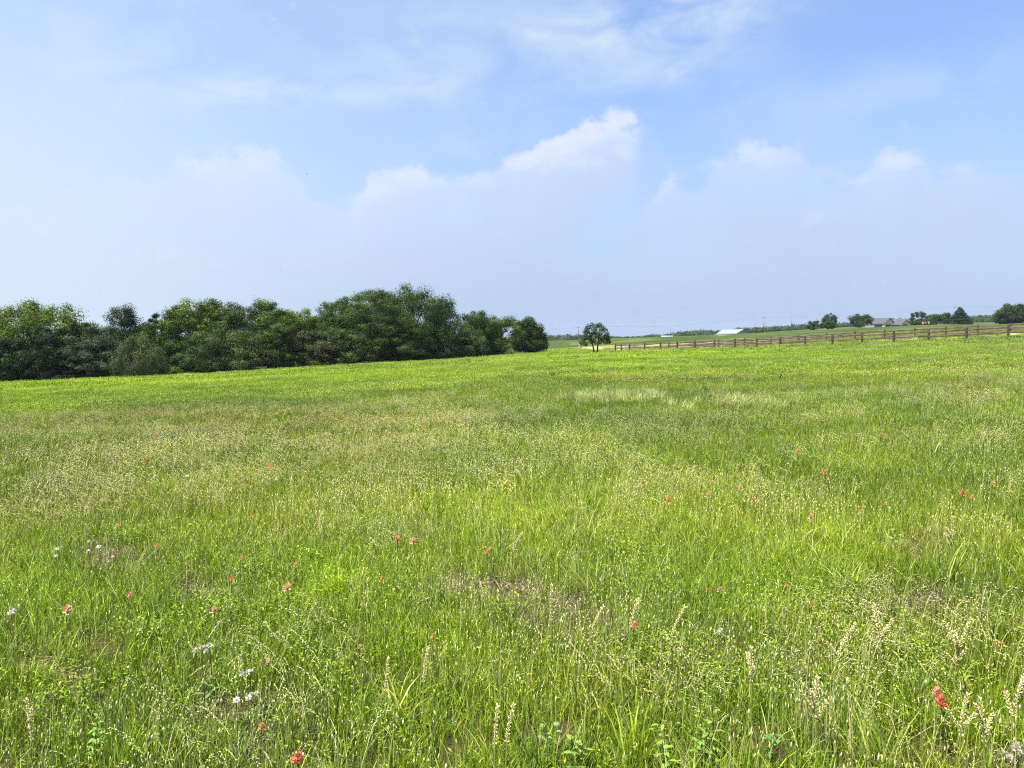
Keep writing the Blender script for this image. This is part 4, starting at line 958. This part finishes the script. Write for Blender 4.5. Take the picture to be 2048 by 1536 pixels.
puffs = [((390, 1302), (405, 1296), (419, 1291), (412, 1303), 'white fluffy seed head in the clump above the long leaved weed', .40), ((495, 1346), (486, 1349), (502, 1343), 'white fluffy seed head right of the long leaved weed', .38),
 ((473, 1401), (503, 1391), (512, 1388), (497, 1397), 'white fluffy seed head over the dark brown patch', .36), ((112, 1112), (115, 1098), (177, 1103), (198, 1094), (226, 1114), (179, 1083), 'white fluffy seed head around the bare patch at left', .38),
 ((28, 1222), (22, 1226), 'white fluffy seed head at the left edge of the lower field', .4), ((1437, 1266), (1441, 1262), 'white fluffy seed head in the right foreground beside dry stems', .4), ((2030, 1498), (2012, 1508), (2040, 1492), (2022, 1516), (2044, 1508), 'white fluffy seed head in the bottom right corner clump', .4),
 ((173, 1016), (75, 1002), (56, 899), (310, 953), (375, 953), (270, 905), (527, 961), (552, 959), (560, 1005), (485, 953), 'small white seed head dotted through the tan grass at left', .44)]
for q in puffs:
    lab, h = q[-2], q[-1]*.56
    for u, v in q[:-2]:
        x, y, z = on_ground(u, v, h); root = empty('white_seed_flower', (x, y, z), random.uniform(0, 6)); tag(root, lab, 'wildflower', 'white fluffy wildflowers in the meadow')
        a, b_ = random.choice(PF); s_ = link('stem', a, None, root); t_ = link('seed_head', b_, None, root); s_.scale = (1, 1, h/.30); k = random.uniform(.65, .95) * (1.25 if v < 1020 else 1); t_.scale = (k, k, k); t_.location = (0, 0, h-.30*k)

def leaf_geo(mb, p, d, L, W, col, fold=.25, curl=.35):
    s_ = d.cross(Vector((0, 0, 1)));  s_ = s_.normalized() if s_.length > 1e-4 else Vector((1, 0, 0)); n = s_.cross(d).normalized(); vs = []; rows = 6
    for i in range(rows+1):
        t = i/rows; c = p + d*L*t - Vector((0, 0, 1))*L*curl*t*t; w = W*math.sin(math.pi*(t**.75))*.5 if 0 < t < 1 else .0004
        vs += [c - s_*w + n*w*fold, c, c + s_*w + n*w*fold]
    fs = []
    for i in range(rows):
        o = i*3; fs += [(o, o+1, o+4, o+3), (o+1, o+2, o+5, o+4)]
    mb.add(vs, fs, col)
def weed(u, v, H, n, L, W, col, label, spread=.06, nst=2, dark=False):
    H *= .72; L *= .72; W *= .72; spread *= .8
    x, y, z = on_ground(u, v, H*.6); root = empty('leafy_weed', (x, y, z), random.uniform(0, 6)); tag(root, label, 'weed', 'broad leaved weeds in the meadow')
    st = MB(); lf = MB()
    for s in range(nst):
        tip = Vector((random.uniform(-1, 1)*spread, random.uniform(-1, 1)*spread, H*random.uniform(.75, 1))); b0 = Vector((random.uniform(-1, 1)*spread*.4, random.uniform(-1, 1)*spread*.4, -.01)); mid = b0.lerp(tip, .5) + Vector((random.uniform(-.01, .01), 0, 0))
        st.tube([b0, mid, tip], [.0035*H/.3, .003*H/.3, .0014*H/.3], 5, (.12, .17, .04))
        for k in range(n):
            t = .15 + .85*k/n; p = b0.lerp(tip, t); a = k*2.4 + random.uniform(-.4, .4); el = random.uniform(.25, .8); d = Vector((math.cos(a)*math.cos(el), math.sin(a)*math.cos(el), math.sin(el))); c = tuple(q*random.uniform(.85, 1.2) for q in col)
            leaf_geo(lf, p, d, L*random.uniform(.7, 1.15)*(1-.35*t), W*random.uniform(.8, 1.2)*(1-.3*t), c)
    st.build('stem', WEED, root); lf.build('leaves', WEED, root, True)
LG_, MG_ = (.19, .30, .055), (.12, .21, .05)
for a in [(1150, 1492, .30, 8, .105, .034, LG_, 'bright green weed with pointed leaves at the bottom edge right of centre'), (1093, 1470, .26, 6, .08, .035, (.22, .32, .12), 'pale leaved weed left of the bright pointed one at the bottom edge'),
          (1412, 1478, .28, 9, .11, .03, LG_, 'lime green weed with upright leaves at the bottom of the right foreground', .09, 3), (408, 1372, .30, 5, .13, .026, MG_, 'long leaved green weed beside the dark brown patch'), (875, 1180, .30, 6, .08, .028, MG_, 'leafy weed left of the thin brown patch at mid height'),
          (1120, 1290, .26, 6, .07, .032, LG_, 'light green leafy weed at the lower rim of the thin brown patch'), (1790, 1078, .30, 6, .10, .05, LG_, 'round leaved light weed above the arching white blades'), (1545, 1485, .28, 7, .10, .03, MG_, 'weed with narrow pointed leaves at the bottom edge, right of the lime one'),
          (181, 1478, .28, 8, .07, .028, LG_, 'bushy lime weed at the bottom left', .08, 3), (1352, 1500, .24, 9, .08, .03, (.24, .36, .05), 'yellow green leafy weed at the bottom edge between two taller weeds', .1, 3), (1990, 1240, .28, 6, .06, .03, LG_, 'small leafy weed near the right edge above the tall stalks'),
          (1692, 1310, .26, 6, .06, .032, MG_, 'small round leaved weed under the arching pale stalk')]: weed(*a)
for u, v, H, lab in ((1408, 772, .62, 'dark leafy weed standing up from the far grass right of the silvery patch'), (1284, 734, .55, 'tiny dark weed in the lime grass below the fence end'), (1560, 752, .5, 'small dark weed dot in the upper right field'), (1105, 748, .45, 'small dark weed dot in the upper field below the lone tree'), (470, 752, .5, 'small dark weed dot in the lime grass below the wide spreading tree'), (180, 777, .5, 'small dark weed dot in the lime grass at far left'), (1880, 735, .45, 'small dark weed dot under the right end of the fence')):
    weed(u, v, H, 8, .26, .10, (.045, .085, .022), lab, .14, 3)

def stalk(u, v, H, bend, label, branches=0, rz=0.0):
    """tall pale seed stalk; (u, v) is the middle of its head"""
    H *= .78; bend *= .9
    x, y, z = on_ground(u, v, H*.8); root = empty('seed_stalk', (x, y, z), rz); tag(root, label, 'seed stalk', 'tall pale seed stalks in the foreground')
    def pt(t): 
        return Vector((bend*max(0, t-.45)**1.6*1.6, .02*t, H*(t - .75*abs(bend)*max(0, t-.6)**2*2.2)))
    st = MB(); path = [pt(k/8) for k in range(9)]; st.tube([p - Vector((0, 0, .01)) for p in path], [.0026 - .0014*k/8 for k in range(9)], 5, (.30, .32, .12)); heads = [(pt, .55, 1.0)]
    for b in range(branches):
        t0 = random.uniform(.5, .75); p0 = pt(t0); a = random.uniform(0, 6.28); d = Vector((math.cos(a)*.7, math.sin(a)*.5, 1.0)).normalized(); l = random.uniform(.06, .12)
        heads.append((lambda t, p0=p0, d=d, l=l: p0 + d*l*t, .1, 1.0)); st.tube([p0, p0+d*l], [.0016, .001], 4, (.30, .32, .12))
    hd = MB()
    for fn, t0, t1 in heads:
        n = 46 if t0 > .3 else 26
        for k in range(n):
            t = t0 + (t1-t0)*k/n; p = fn(t); a = k*2.4; ax = (fn(min(t+.03, 1.03))-p).normalized(); o = ax.orthogonal().normalized(); o2 = ax.cross(o); d = (ax*.75 + (o*math.cos(a)+o2*math.sin(a))*.75).normalized(); l = .013*random.uniform(.7, 1.3); s_ = d.orthogonal().normalized(); s2 = d.cross(s_); w = .0034*random.uniform(.8, 1.2); c = tuple(q*random.uniform(.85, 1.15) for q in (.68, .63, .31))
            hd.add([p, p+d*l*.45+s_*w, p+d*l*.45-s_*w*.5+s2*w*.87, p+d*l*.45-s_*w*.5-s2*w*.87, p+d*l], [(0, 2, 1), (0, 3, 2), (0, 1, 3), (1, 2, 4), (2, 3, 4), (3, 1, 4)], c)
    st.build('stem', WEED, root); hd.build('seed_head', PETAL, root)
for a in [(1672, 1282, .52, .16, 'pale seed stalk arching over like a hook in the right foreground', 1), (1765, 1245, .52, -.05, 'branched pale seed stalk right of the hooked one', 5), (1915, 1275, .56, .12, 'wide branching pale seed stalk at the right', 7), (2030, 1385, .52, .10, 'bowed pale seed stalk at the right edge', 3), (1925, 1430, .46, .05, 'thick pale seed stalk at the lower right beside the coral flower', 2),
          (1975, 1440, .46, -.03, 'upright pale seed stalk between the thick one and the right edge', 2), (1630, 1395, .44, .03, 'straight pale seed stalk with fuzzy head at the lower right', 3), (989, 1452, .40, .02, 'left one of two thick upright pale stalks at the bottom centre', 0), (1012, 1448, .41, .05, 'right one of two thick upright pale stalks at the bottom centre', 0), (1905, 1060, .54, .02, 'tall pale seed stalk above the arching blades at right', 4),
          (1102, 1205, .52, .01, 'tall straight yellow seed stalk in the thin brown patch', 0), (1180, 1238, .42, .12, 'yellow seed stalk bowed sharply left of the pinkish red flower', 0), (1260, 1225, .44, .08, 'thin yellow stalk leaning just above the pinkish red flower', 0), (1342, 1242, .46, .12, 'slanting pale stalk right of the pinkish red flower', 0), (845, 1330, .42, .04, 'pale stalk leaning in the lime grass left of the brown patch', 0), (770, 1350, .40, .02, 'short pale stalk in dark grass left of centre', 0), (1505, 1330, .42, .0, 'pinkish upright stalk in the dry stems of the right foreground', 2), (60, 1440, .42, -.04, 'pale stalk leaning at the bottom left edge', 1), (1028, 1075, .5, .02, 'tall pale stalk beside the rosy flower', 2)]: stalk(*a)

def clump(u, v, n, H, W, label, cols, lean=.8, wind=0.0):
    H *= .68; W *= .62; n = int(n*1.5)
    x, y, z = on_ground(u, v, H*.4); V_, q, t, c = blades(n, .05, H*.6, H, W, lean, cols, wind=wind, bow=1.0)
    me = fast_mesh('grass_clump', V_, [q, t], c); me.materials.append(WEED); o = link('grass_clump', me); o.location = (x, y, z); tag(o, label, 'grass clump', 'coarse grass clumps in the foreground')
pl = (('pale', 1), ('blue', 1), ('green', .6)); gr_ = (('green', 1), ('lime', 1), ('blue', .4))
for a in [(1640, 1115, 26, .52, .010, 'arching blue green grass clump in the right middle foreground', pl, 1.0), (1705, 1155, 34, .46, .009, 'pale arching grass clump fanning left of the dry patch', (('pale', 1.5), ('blue', .5)), 1.1, -.4), (1895, 1130, 16, .56, .014, 'coarse blue green grass clump below the tall pale stalk', pl, .7), (1005, 1085, 18, .52, .010, 'long bladed grass clump beside the rosy flower', pl, .8), (1185, 1160, 22, .46, .009, 'arching grass clump above the thin brown patch', pl, 1.0),
          (1330, 1170, 30, .40, .008, 'dark green upright grass clump left of the close pair of flowers', gr_, .5), (1270, 1480, 26, .44, .014, 'broad bladed green clump at the bottom edge right of centre', gr_, .6), (1770, 1480, 20, .54, .010, 'long bladed clump slanting at the bottom right', pl, .9, -.3), (250, 1500, 36, .40, .009, 'bright green grass clump at the bottom left edge', gr_, .5), (670, 1420, 22, .42, .010, 'grass clump with wide blades right of the dark brown patch', gr_, .8), (800, 1400, 26, .38, .010, 'lime grass clump with bent blades at the bottom centre left', (('lime', 1), ('yel', .3)), .9), (670, 1170, 60, .36, .006, 'soft lime green tuft of fine grass at centre left', (('lime', 1),), .7)]: clump(*a)

# birds
def bird(u, v, Y, sz, label, rz):
    p = at(u, v, Y); b = MB(); b.tube([(-.5, 0, 0), (-.3, 0, .03), (0, 0, .04), (.25, 0, .05), (.38, 0, .06), (.5, 0, .03)], [.02, .09, .13, .09, .07, .01], 8)
    b.add([(-.5, 0, .01), (-.8, .12, 0), (-.8, -.12, 0)], [(0, 1, 2)])
    for s in (-1, 1): b.add([(.2, .08*s, .06), (-.12, .08*s, .05), (-.16, .55*s, .26), (.16, .5*s, .28), (-.15, 1.0*s, .16), (0, 1.05*s, .17)], [(0, 1, 2, 3), (3, 2, 4, 5)])
    o = b.build('bird', mat_plain('dark_feathers', (.03, .03, .03), (.05, .05, .05)), None); o.location = p; o.scale = (sz,)*3; o.rotation_euler = (.2, -.1, rz); tag(o, label, 'bird', 'birds in the sky')
bird(614, 348, 90, .22, 'dark bird flying high above the wood near the cloud', .4); bird(500, 548, 160, .2, 'tiny bird low in the sky above the left wood', 2.6); bird(561, 541, 160, .2, 'tiny bird low in the sky right of another tiny one', .9)

# ------------------------------------------------------------------ sky and light
SUN_AZ, SUN_EL = R(-128), R(66)
w = bpy.data.worlds.new('World'); scene.world = w; w.use_nodes = True
nt = w.node_tree; nt.nodes.clear(); N = nt.nodes; L = nt.links
def M_(op, a, b=None, c=None, clamp=False):
    n = N.new('ShaderNodeMath'); n.operation = op; n.use_clamp = clamp
    for i, x in enumerate((a, b, c)):
        if x is None: continue
        if isinstance(x, (int, float)): n.inputs[i].default_value = x
        else: L.new(x, n.inputs[i])
    return n.outputs[0]
def smooth(x, a, b):
    n = N.new('ShaderNodeMapRange'); n.interpolation_type = 'SMOOTHSTEP'; n.inputs[1].default_value = a; n.inputs[2].default_value = b; L.new(x, n.inputs[0]); return n.outputs[0]
tc = N.new('ShaderNodeTexCoord'); sx = N.new('ShaderNodeSeparateXYZ'); L.new(tc.outputs['Generated'], sx.inputs[0])
AZ = M_('ARCTAN2', sx.outputs[0], sx.outputs[1]); EL = M_('ARCSINE', sx.outputs[2])
def azel(u, v):
    d = ray(u, v); return math.atan2(d[0], d[1]), math.asin(d[2]/np.linalg.norm(d))
def noise(sc, det=6, rough=.55, sxyz=(1, 1, 1), off=0.0, dist=0.0):
    cx = N.new('ShaderNodeCombineXYZ'); L.new(M_('MULTIPLY', AZ, sxyz[0]), cx.inputs[0]); L.new(M_('MULTIPLY', EL, sxyz[1]), cx.inputs[1]); cx.inputs[2].default_value = off
    n = N.new('ShaderNodeTexNoise'); n.inputs['Scale'].default_value = sc; n.inputs['Detail'].default_value = det; n.inputs['Roughness'].default_value = rough; n.inputs['Distortion'].default_value = dist
    L.new(cx.outputs[0], n.inputs['Vector']); return n.outputs[0]
sky = N.new('ShaderNodeTexSky'); sky.sky_type = 'NISHITA'; sky.sun_disc = False; sky.sun_elevation = SUN_EL; sky.sun_rotation = SUN_AZ % (2*math.pi)
sky.air_density = 1.0; sky.dust_density = 1.6; sky.ozone_density = 1.6; sky.altitude = 150
EXPO = 1.45; STR = .065
def D(r, g, b): return tuple(((c/255)/12.92 if c < 10 else ((c/255+.055)/1.055)**2.4)/2**EXPO/STR for c in (r, g, b))
def mix(a, b, f):
    n = N.new('ShaderNodeMix'); n.data_type = 'RGBA'
    L.new(f, n.inputs[0])
    for k, x in ((6, a), (7, b)):
        if isinstance(x, tuple): n.inputs[k].default_value = (*x, 1)
        else: L.new(x, n.inputs[k])
    return n.outputs[2]
CLD = D(219, 237, 254); HAZ = D(210, 221, 246); BRI = D(237, 243, 254)
tint = N.new('ShaderNodeMix'); tint.data_type = 'RGBA'; tint.blend_type = 'MULTIPLY'; tint.inputs[0].default_value = 1; tint.inputs[7].default_value = (1.07, 1.18, 1.42, 1)
L.new(sky.outputs[0], tint.inputs[6]); col = tint.outputs[2]
# thin high streaks
def streak(u0, v0, u1, v1, wid, amt):
    a0, e0 = azel(u0, v0); a1, e1 = azel(u1, v1); L_ = math.hypot(a1-a0, e1-e0); ca, sa = (a1-a0)/L_, (e1-e0)/L_; ma, me_ = (a0+a1)/2, (e0+e1)/2
    da = M_('SUBTRACT', AZ, ma); de = M_('SUBTRACT', EL, me_)
    p = M_('ADD', M_('MULTIPLY', da, ca), M_('MULTIPLY', de, sa)); q = M_('SUBTRACT', M_('MULTIPLY', de, ca), M_('MULTIPLY', da, sa))
    q = M_('ADD', q, M_('MULTIPLY', M_('SUBTRACT', warp, .5), wid*2.2))
    r2 = M_('ADD', M_('POWER', M_('MULTIPLY', p, 1.7/L_), 2.0), M_('POWER', M_('MULTIPLY', q, 1/(wid)), 2.0))
    return M_('MULTIPLY', M_('EXPONENT', M_('MULTIPLY', r2, -1)), amt*1.4)
warp = noise(5, 4, .5, (1, 1.6, 1), 3.7); fine = noise(9, 7, .6, (1, 2.2, 1), 8.1, .6)
acc = None
for s in [(1060, 110, 1560, -20, .045, .75), (480, 190, 900, 165, .020, .5), (300, 150, 620, 230, .022, .25), (820, 300, 1080, 235, .025, .35), (1180, 175, 1450, 130, .02, .35), (1600, 215, 2080, 100, .035, .32), (1360, 230, 1640, 190, .025, .15), (780, 50, 880, 20, .03, .25), (880, 520, 1080, 420, .035, .38), (0, 60, 500, 120, .09, .35), (600, 110, 1000, 60, .05, .2)]:
    k = streak(*s); acc = k if acc is None else M_('ADD', acc, k)
wisps = M_('MULTIPLY', acc, smooth(fine, .25, .72))
haze_n = noise(2.2, 5, .5, (1, 1.8, 1), 1.3)
veil = M_('MULTIPLY', smooth(haze_n, .40, .64), .28)
col = mix(col, CLD, M_('MINIMUM', M_('ADD', wisps, veil), .9))
# low cloud bank whose bright upper rim wanders along the horizon
def curve(pts, A0=-.75, A1=.75, E1=.5):
    n = N.new('ShaderNodeFloatCurve'); c = n.mapping.curves[0]
    xy = [((azel(u, v)[0]-A0)/(A1-A0), azel(u, v)[1]/E1) for u, v in pts]
    c.points[0].location = (0, max(.001, xy[0][1])); c.points[1].location = (1, max(.001, xy[-1][1]))
    for x, y in xy: c.points.new(x, max(.001, y))
    n.mapping.update(); t = M_('DIVIDE', M_('SUBTRACT', AZ, A0), A1-A0); L.new(t, n.inputs[1]); return M_('MULTIPLY', n.outputs[0], E1)
edge_n = noise(15, 9, .6, (1, 1.25, 1), 5.5, .35); puff_n = noise(24, 8, .62, (1, 1.2, 1), 2.2, .4); soft_n = noise(5, 6, .55, (1, 1.7, 1), 7.3, .3)
# hazy body of the distant bank, its top lost in the blue
top = curve([(-300, 420), (0, 380), (330, 350), (490, 300), (560, 330), (640, 400), (760, 350), (900, 370), (1000, 335), (1200, 260), (1280, 300), (1450, 340), (1700, 350), (1900, 340), (2300, 400)])
dd = M_('SUBTRACT', M_('ADD', top, M_('MULTIPLY', M_('SUBTRACT', edge_n, .5), .10)), EL)
body = M_('MULTIPLY', smooth(dd, -.035, .085), M_('ADD', .25, M_('MULTIPLY', smooth(soft_n, .35, .65), .85)))
col = mix(col, HAZ, M_('MULTIPLY', body, .72, None, True))
hz_ = M_('EXPONENT', M_('MULTIPLY', M_('MAXIMUM', EL, 0.0), -5.2))
col = mix(col, D(177, 200, 234), M_('MULTIPLY', hz_, .80))
# thin bright veil towards the sun's side
lv = M_('MULTIPLY', smooth(M_('MULTIPLY', AZ, -1), -.12, .68), M_('SUBTRACT', .72, M_('MULTIPLY', smooth(EL, .20, .46), .52)))
col = mix(col, D(220, 238, 255), lv)
# crumbling upper rim of the bank, strong here and lost there
def weights(pts, A0=-.75, A1=.75):
    n = N.new('ShaderNodeFloatCurve'); c = n.mapping.curves[0]
    c.points[0].location = (0, .15); c.points[1].location = (1, .15)
    for u, k in pts: c.points.new((azel(u, 330)[0]-A0)/(A1-A0), k)
    n.mapping.update(); L.new(M_('DIVIDE', M_('SUBTRACT', AZ, A0), A1-A0), n.inputs[1]); return n.outputs[0]
def rim_(pts, wts, k, noise_amp, fall, base, bw):
    global col
    t = M_('ADD', curve(pts), M_('ADD', M_('MULTIPLY', M_('SUBTRACT', edge_n, .5), noise_amp), M_('MULTIPLY', M_('SUBTRACT', puff_n, .5), noise_amp*.55)))
    d = M_('SUBTRACT', t, EL); dm = M_('MAXIMUM', d, 0.0); W = weights(wts)
    r = M_('MULTIPLY', M_('MULTIPLY', smooth(d, -.004, .015), M_('EXPONENT', M_('MULTIPLY', dm, -1/fall))), W)
    b2 = M_('MULTIPLY', M_('MULTIPLY', smooth(d, -.03, .10), M_('EXPONENT', M_('MULTIPLY', dm, -1/.17))), M_('MULTIPLY', M_('ADD', .3, M_('MULTIPLY', smooth(edge_n, .35, .65), .7)), weights(bw)))
    col = mix(col, D(216, 225, 248), M_('MULTIPLY', b2, base, None, True))
    col = mix(col, BRI, M_('MULTIPLY', r, k, None, True))
rim_([(-300, 420), (0, 385), (200, 352), (330, 348), (420, 322), (490, 298), (550, 308), (610, 360), (650, 405), (700, 385), (760, 342), (800, 325), (860, 338), (905, 360), (970, 342), (1010, 322), (1100, 280), (1160, 252), (1210, 230), (1278, 236), (1340, 285), (1460, 370), (2300, 430)],
     [(0, .16), (380, .25), (490, .6), (560, .4), (620, .3), (700, .5), (800, .85), (870, .6), (960, .5), (1040, .8), (1200, 1), (1262, .95), (1296, .05), (1400, 0), (2048, 0)], .98, .085, .040, .52, [(0, .75), (400, .85), (1150, .95), (1270, .85), (1400, .5), (1600, .25), (2048, .2)])
rim_([(-300, 520), (1100, 480), (1270, 420), (1300, 385), (1345, 352), (1385, 372), (1440, 322), (1520, 296), (1580, 298), (1620, 330), (1690, 372), (1735, 345), (1790, 304), (1835, 312), (1880, 350), (1940, 335), (1990, 322), (2080, 360), (2300, 400)],
     [(0, 0), (1150, 0), (1280, .1), (1335, .5), (1380, .35), (1450, .5), (1540, .55), (1620, .3), (1700, .25), (1790, .65), (1840, .35), (1950, .35), (2048, .2)], .85, .10, .035, .40, [(0, 0), (1050, 0), (1250, .3), (1450, .85), (1800, .8), (2048, .5)])
# cumulus puffs, brightest along their upper edges
w1 = noise(9, 4, .55, (1, 1.2, 1), 12.3); w2 = noise(9, 4, .55, (1, 1.2, 1), 17.9)
AZW = M_('ADD', AZ, M_('MULTIPLY', M_('SUBTRACT', w1, .5), .11)); ELW = M_('ADD', EL, M_('MULTIPLY', M_('SUBTRACT', w2, .5), .05))
def puffs_(blobs, lo, hi, drop, amp, k):
    global col
    f = None
    for u, v, ru, rv, w_ in blobs:
        a0, e0 = azel(u, v); p = M_('MULTIPLY', M_('SUBTRACT', AZW, a0), F/ru); q = M_('MULTIPLY', M_('SUBTRACT', ELW, e0), F/rv)
        g = M_('MULTIPLY', M_('EXPONENT', M_('MULTIPLY', M_('ADD', M_('MULTIPLY', p, p), M_('MULTIPLY', q, q)), -1)), w_)
        f = g if f is None else M_('MAXIMUM', f, g)
    n = M_('ADD', M_('MULTIPLY', M_('SUBTRACT', edge_n, .5), amp), M_('MULTIPLY', M_('SUBTRACT', puff_n, .5), amp*.7))
    dens = smooth(M_('ADD', f, n), lo, hi)
    col = mix(col, BRI, M_('MULTIPLY', dens, k, None, True))
puffs_([(1235, 248, 58, 34, 1.05), (1175, 268, 60, 34, 1.0), (1110, 292, 62, 30, .95), (1050, 318, 60, 26, .85), (1250, 300, 60, 34, .6), (1140, 325, 110, 34, .6)], .36, .98, 0, 1.7, .62)
puffs_([(800, 345, 52, 30, .95), (745, 375, 60, 24, .8), (690, 400, 60, 20, .65), (850, 358, 60, 26, .7), (950, 352, 50, 22, .6), (490, 318, 75, 28, .75), (420, 335, 80, 26, .55), (560, 322, 40, 22, .45)], .30, 1.05, 0, 1.8, .45)
puffs_([(1335, 362, 40, 22, .75), (1300, 385, 40, 20, .6), (1440, 335, 55, 26, .65), (1530, 318, 60, 30, .75), (1500, 360, 80, 26, .6), (1790, 322, 55, 22, .95), (1900, 345, 70, 22, .6), (1975, 335, 50, 20, .55), (1720, 365, 90, 20, .5), (1620, 430, 120, 26, .45), (960, 480, 70, 26, .5), (360, 500, 90, 30, .35), (90, 430, 120, 40, .4)], .28, 1.1, 0, 1.9, .55)
low = M_('MULTIPLY', M_('EXPONENT', M_('MULTIPLY', M_('MAXIMUM', EL, 0.0), -8.5)), smooth(AZ, -.55, .15))
col = mix(col, D(180, 203, 235), M_('MULTIPLY', low, .78))
bg = N.new('ShaderNodeBackground'); bg.inputs['Strength'].default_value = STR; L.new(col, bg.inputs[0])
wo = N.new('ShaderNodeOutputWorld'); L.new(bg.outputs[0], wo.inputs[0])

sl = bpy.data.lights.new('sun', 'SUN'); sl.energy = 5.0; sl.angle = R(.53); sl.color = (1, .955, .88)
so = bpy.data.objects.new('sun', sl); C.objects.link(so)
dv = Vector((math.sin(SUN_AZ)*math.cos(SUN_EL), math.cos(SUN_AZ)*math.cos(SUN_EL), math.sin(SUN_EL)))
so.rotation_euler = dv.to_track_quat('Z', 'Y').to_euler(); so.location = (-30, 10, 60)

# air
HAZE = True
if HAZE:
    m, hn = newmat('summer_haze'); ho = hn.nodes.new('ShaderNodeOutputMaterial'); hv = hn.nodes.new('ShaderNodeVolumePrincipled')
    hv.inputs['Color'].default_value = (.80, .88, 1, 1); hv.inputs['Density'].default_value = .00007; hv.inputs['Anisotropy'].default_value = .25
    hn.links.new(hv.outputs[0], ho.inputs['Volume'])
    b = MB(); zlo = min(Z.min(), -12) - 1.0; b.box(-2700, 2700, -2700, 2700, zlo, max(40.0, Z.max()+2))
    tag(b.build('haze', m), kind='stuff')

# ------------------------------------------------------------------ camera and output
cam = bpy.data.cameras.new('camera'); cam.sensor_fit = 'HORIZONTAL'; cam.sensor_width = 36; cam.lens = 36*F/2048; cam.clip_end = 20000; cam.clip_start = .05
co = bpy.data.objects.new('camera', cam); C.objects.link(co); co.location = tuple(EYE); co.rotation_euler = (math.pi/2 - PITCH, 0, 0)
scene.camera = co
vs_ = scene.view_settings; vs_.view_transform = 'Standard'; vs_.look = 'None'; vs_.exposure = EXPO; vs_.gamma = 1
scene.render.engine = 'CYCLES'
cy = scene.cycles; cy.max_bounces = 5; cy.diffuse_bounces = 1; cy.glossy_bounces = 1; cy.transmission_bounces = 3; cy.transparent_max_bounces = 8; cy.volume_bounces = 0
cy.use_denoising = False; cy.filter_width = 1.15; cy.sample_clamp_indirect = 6; cy.use_adaptive_sampling = False
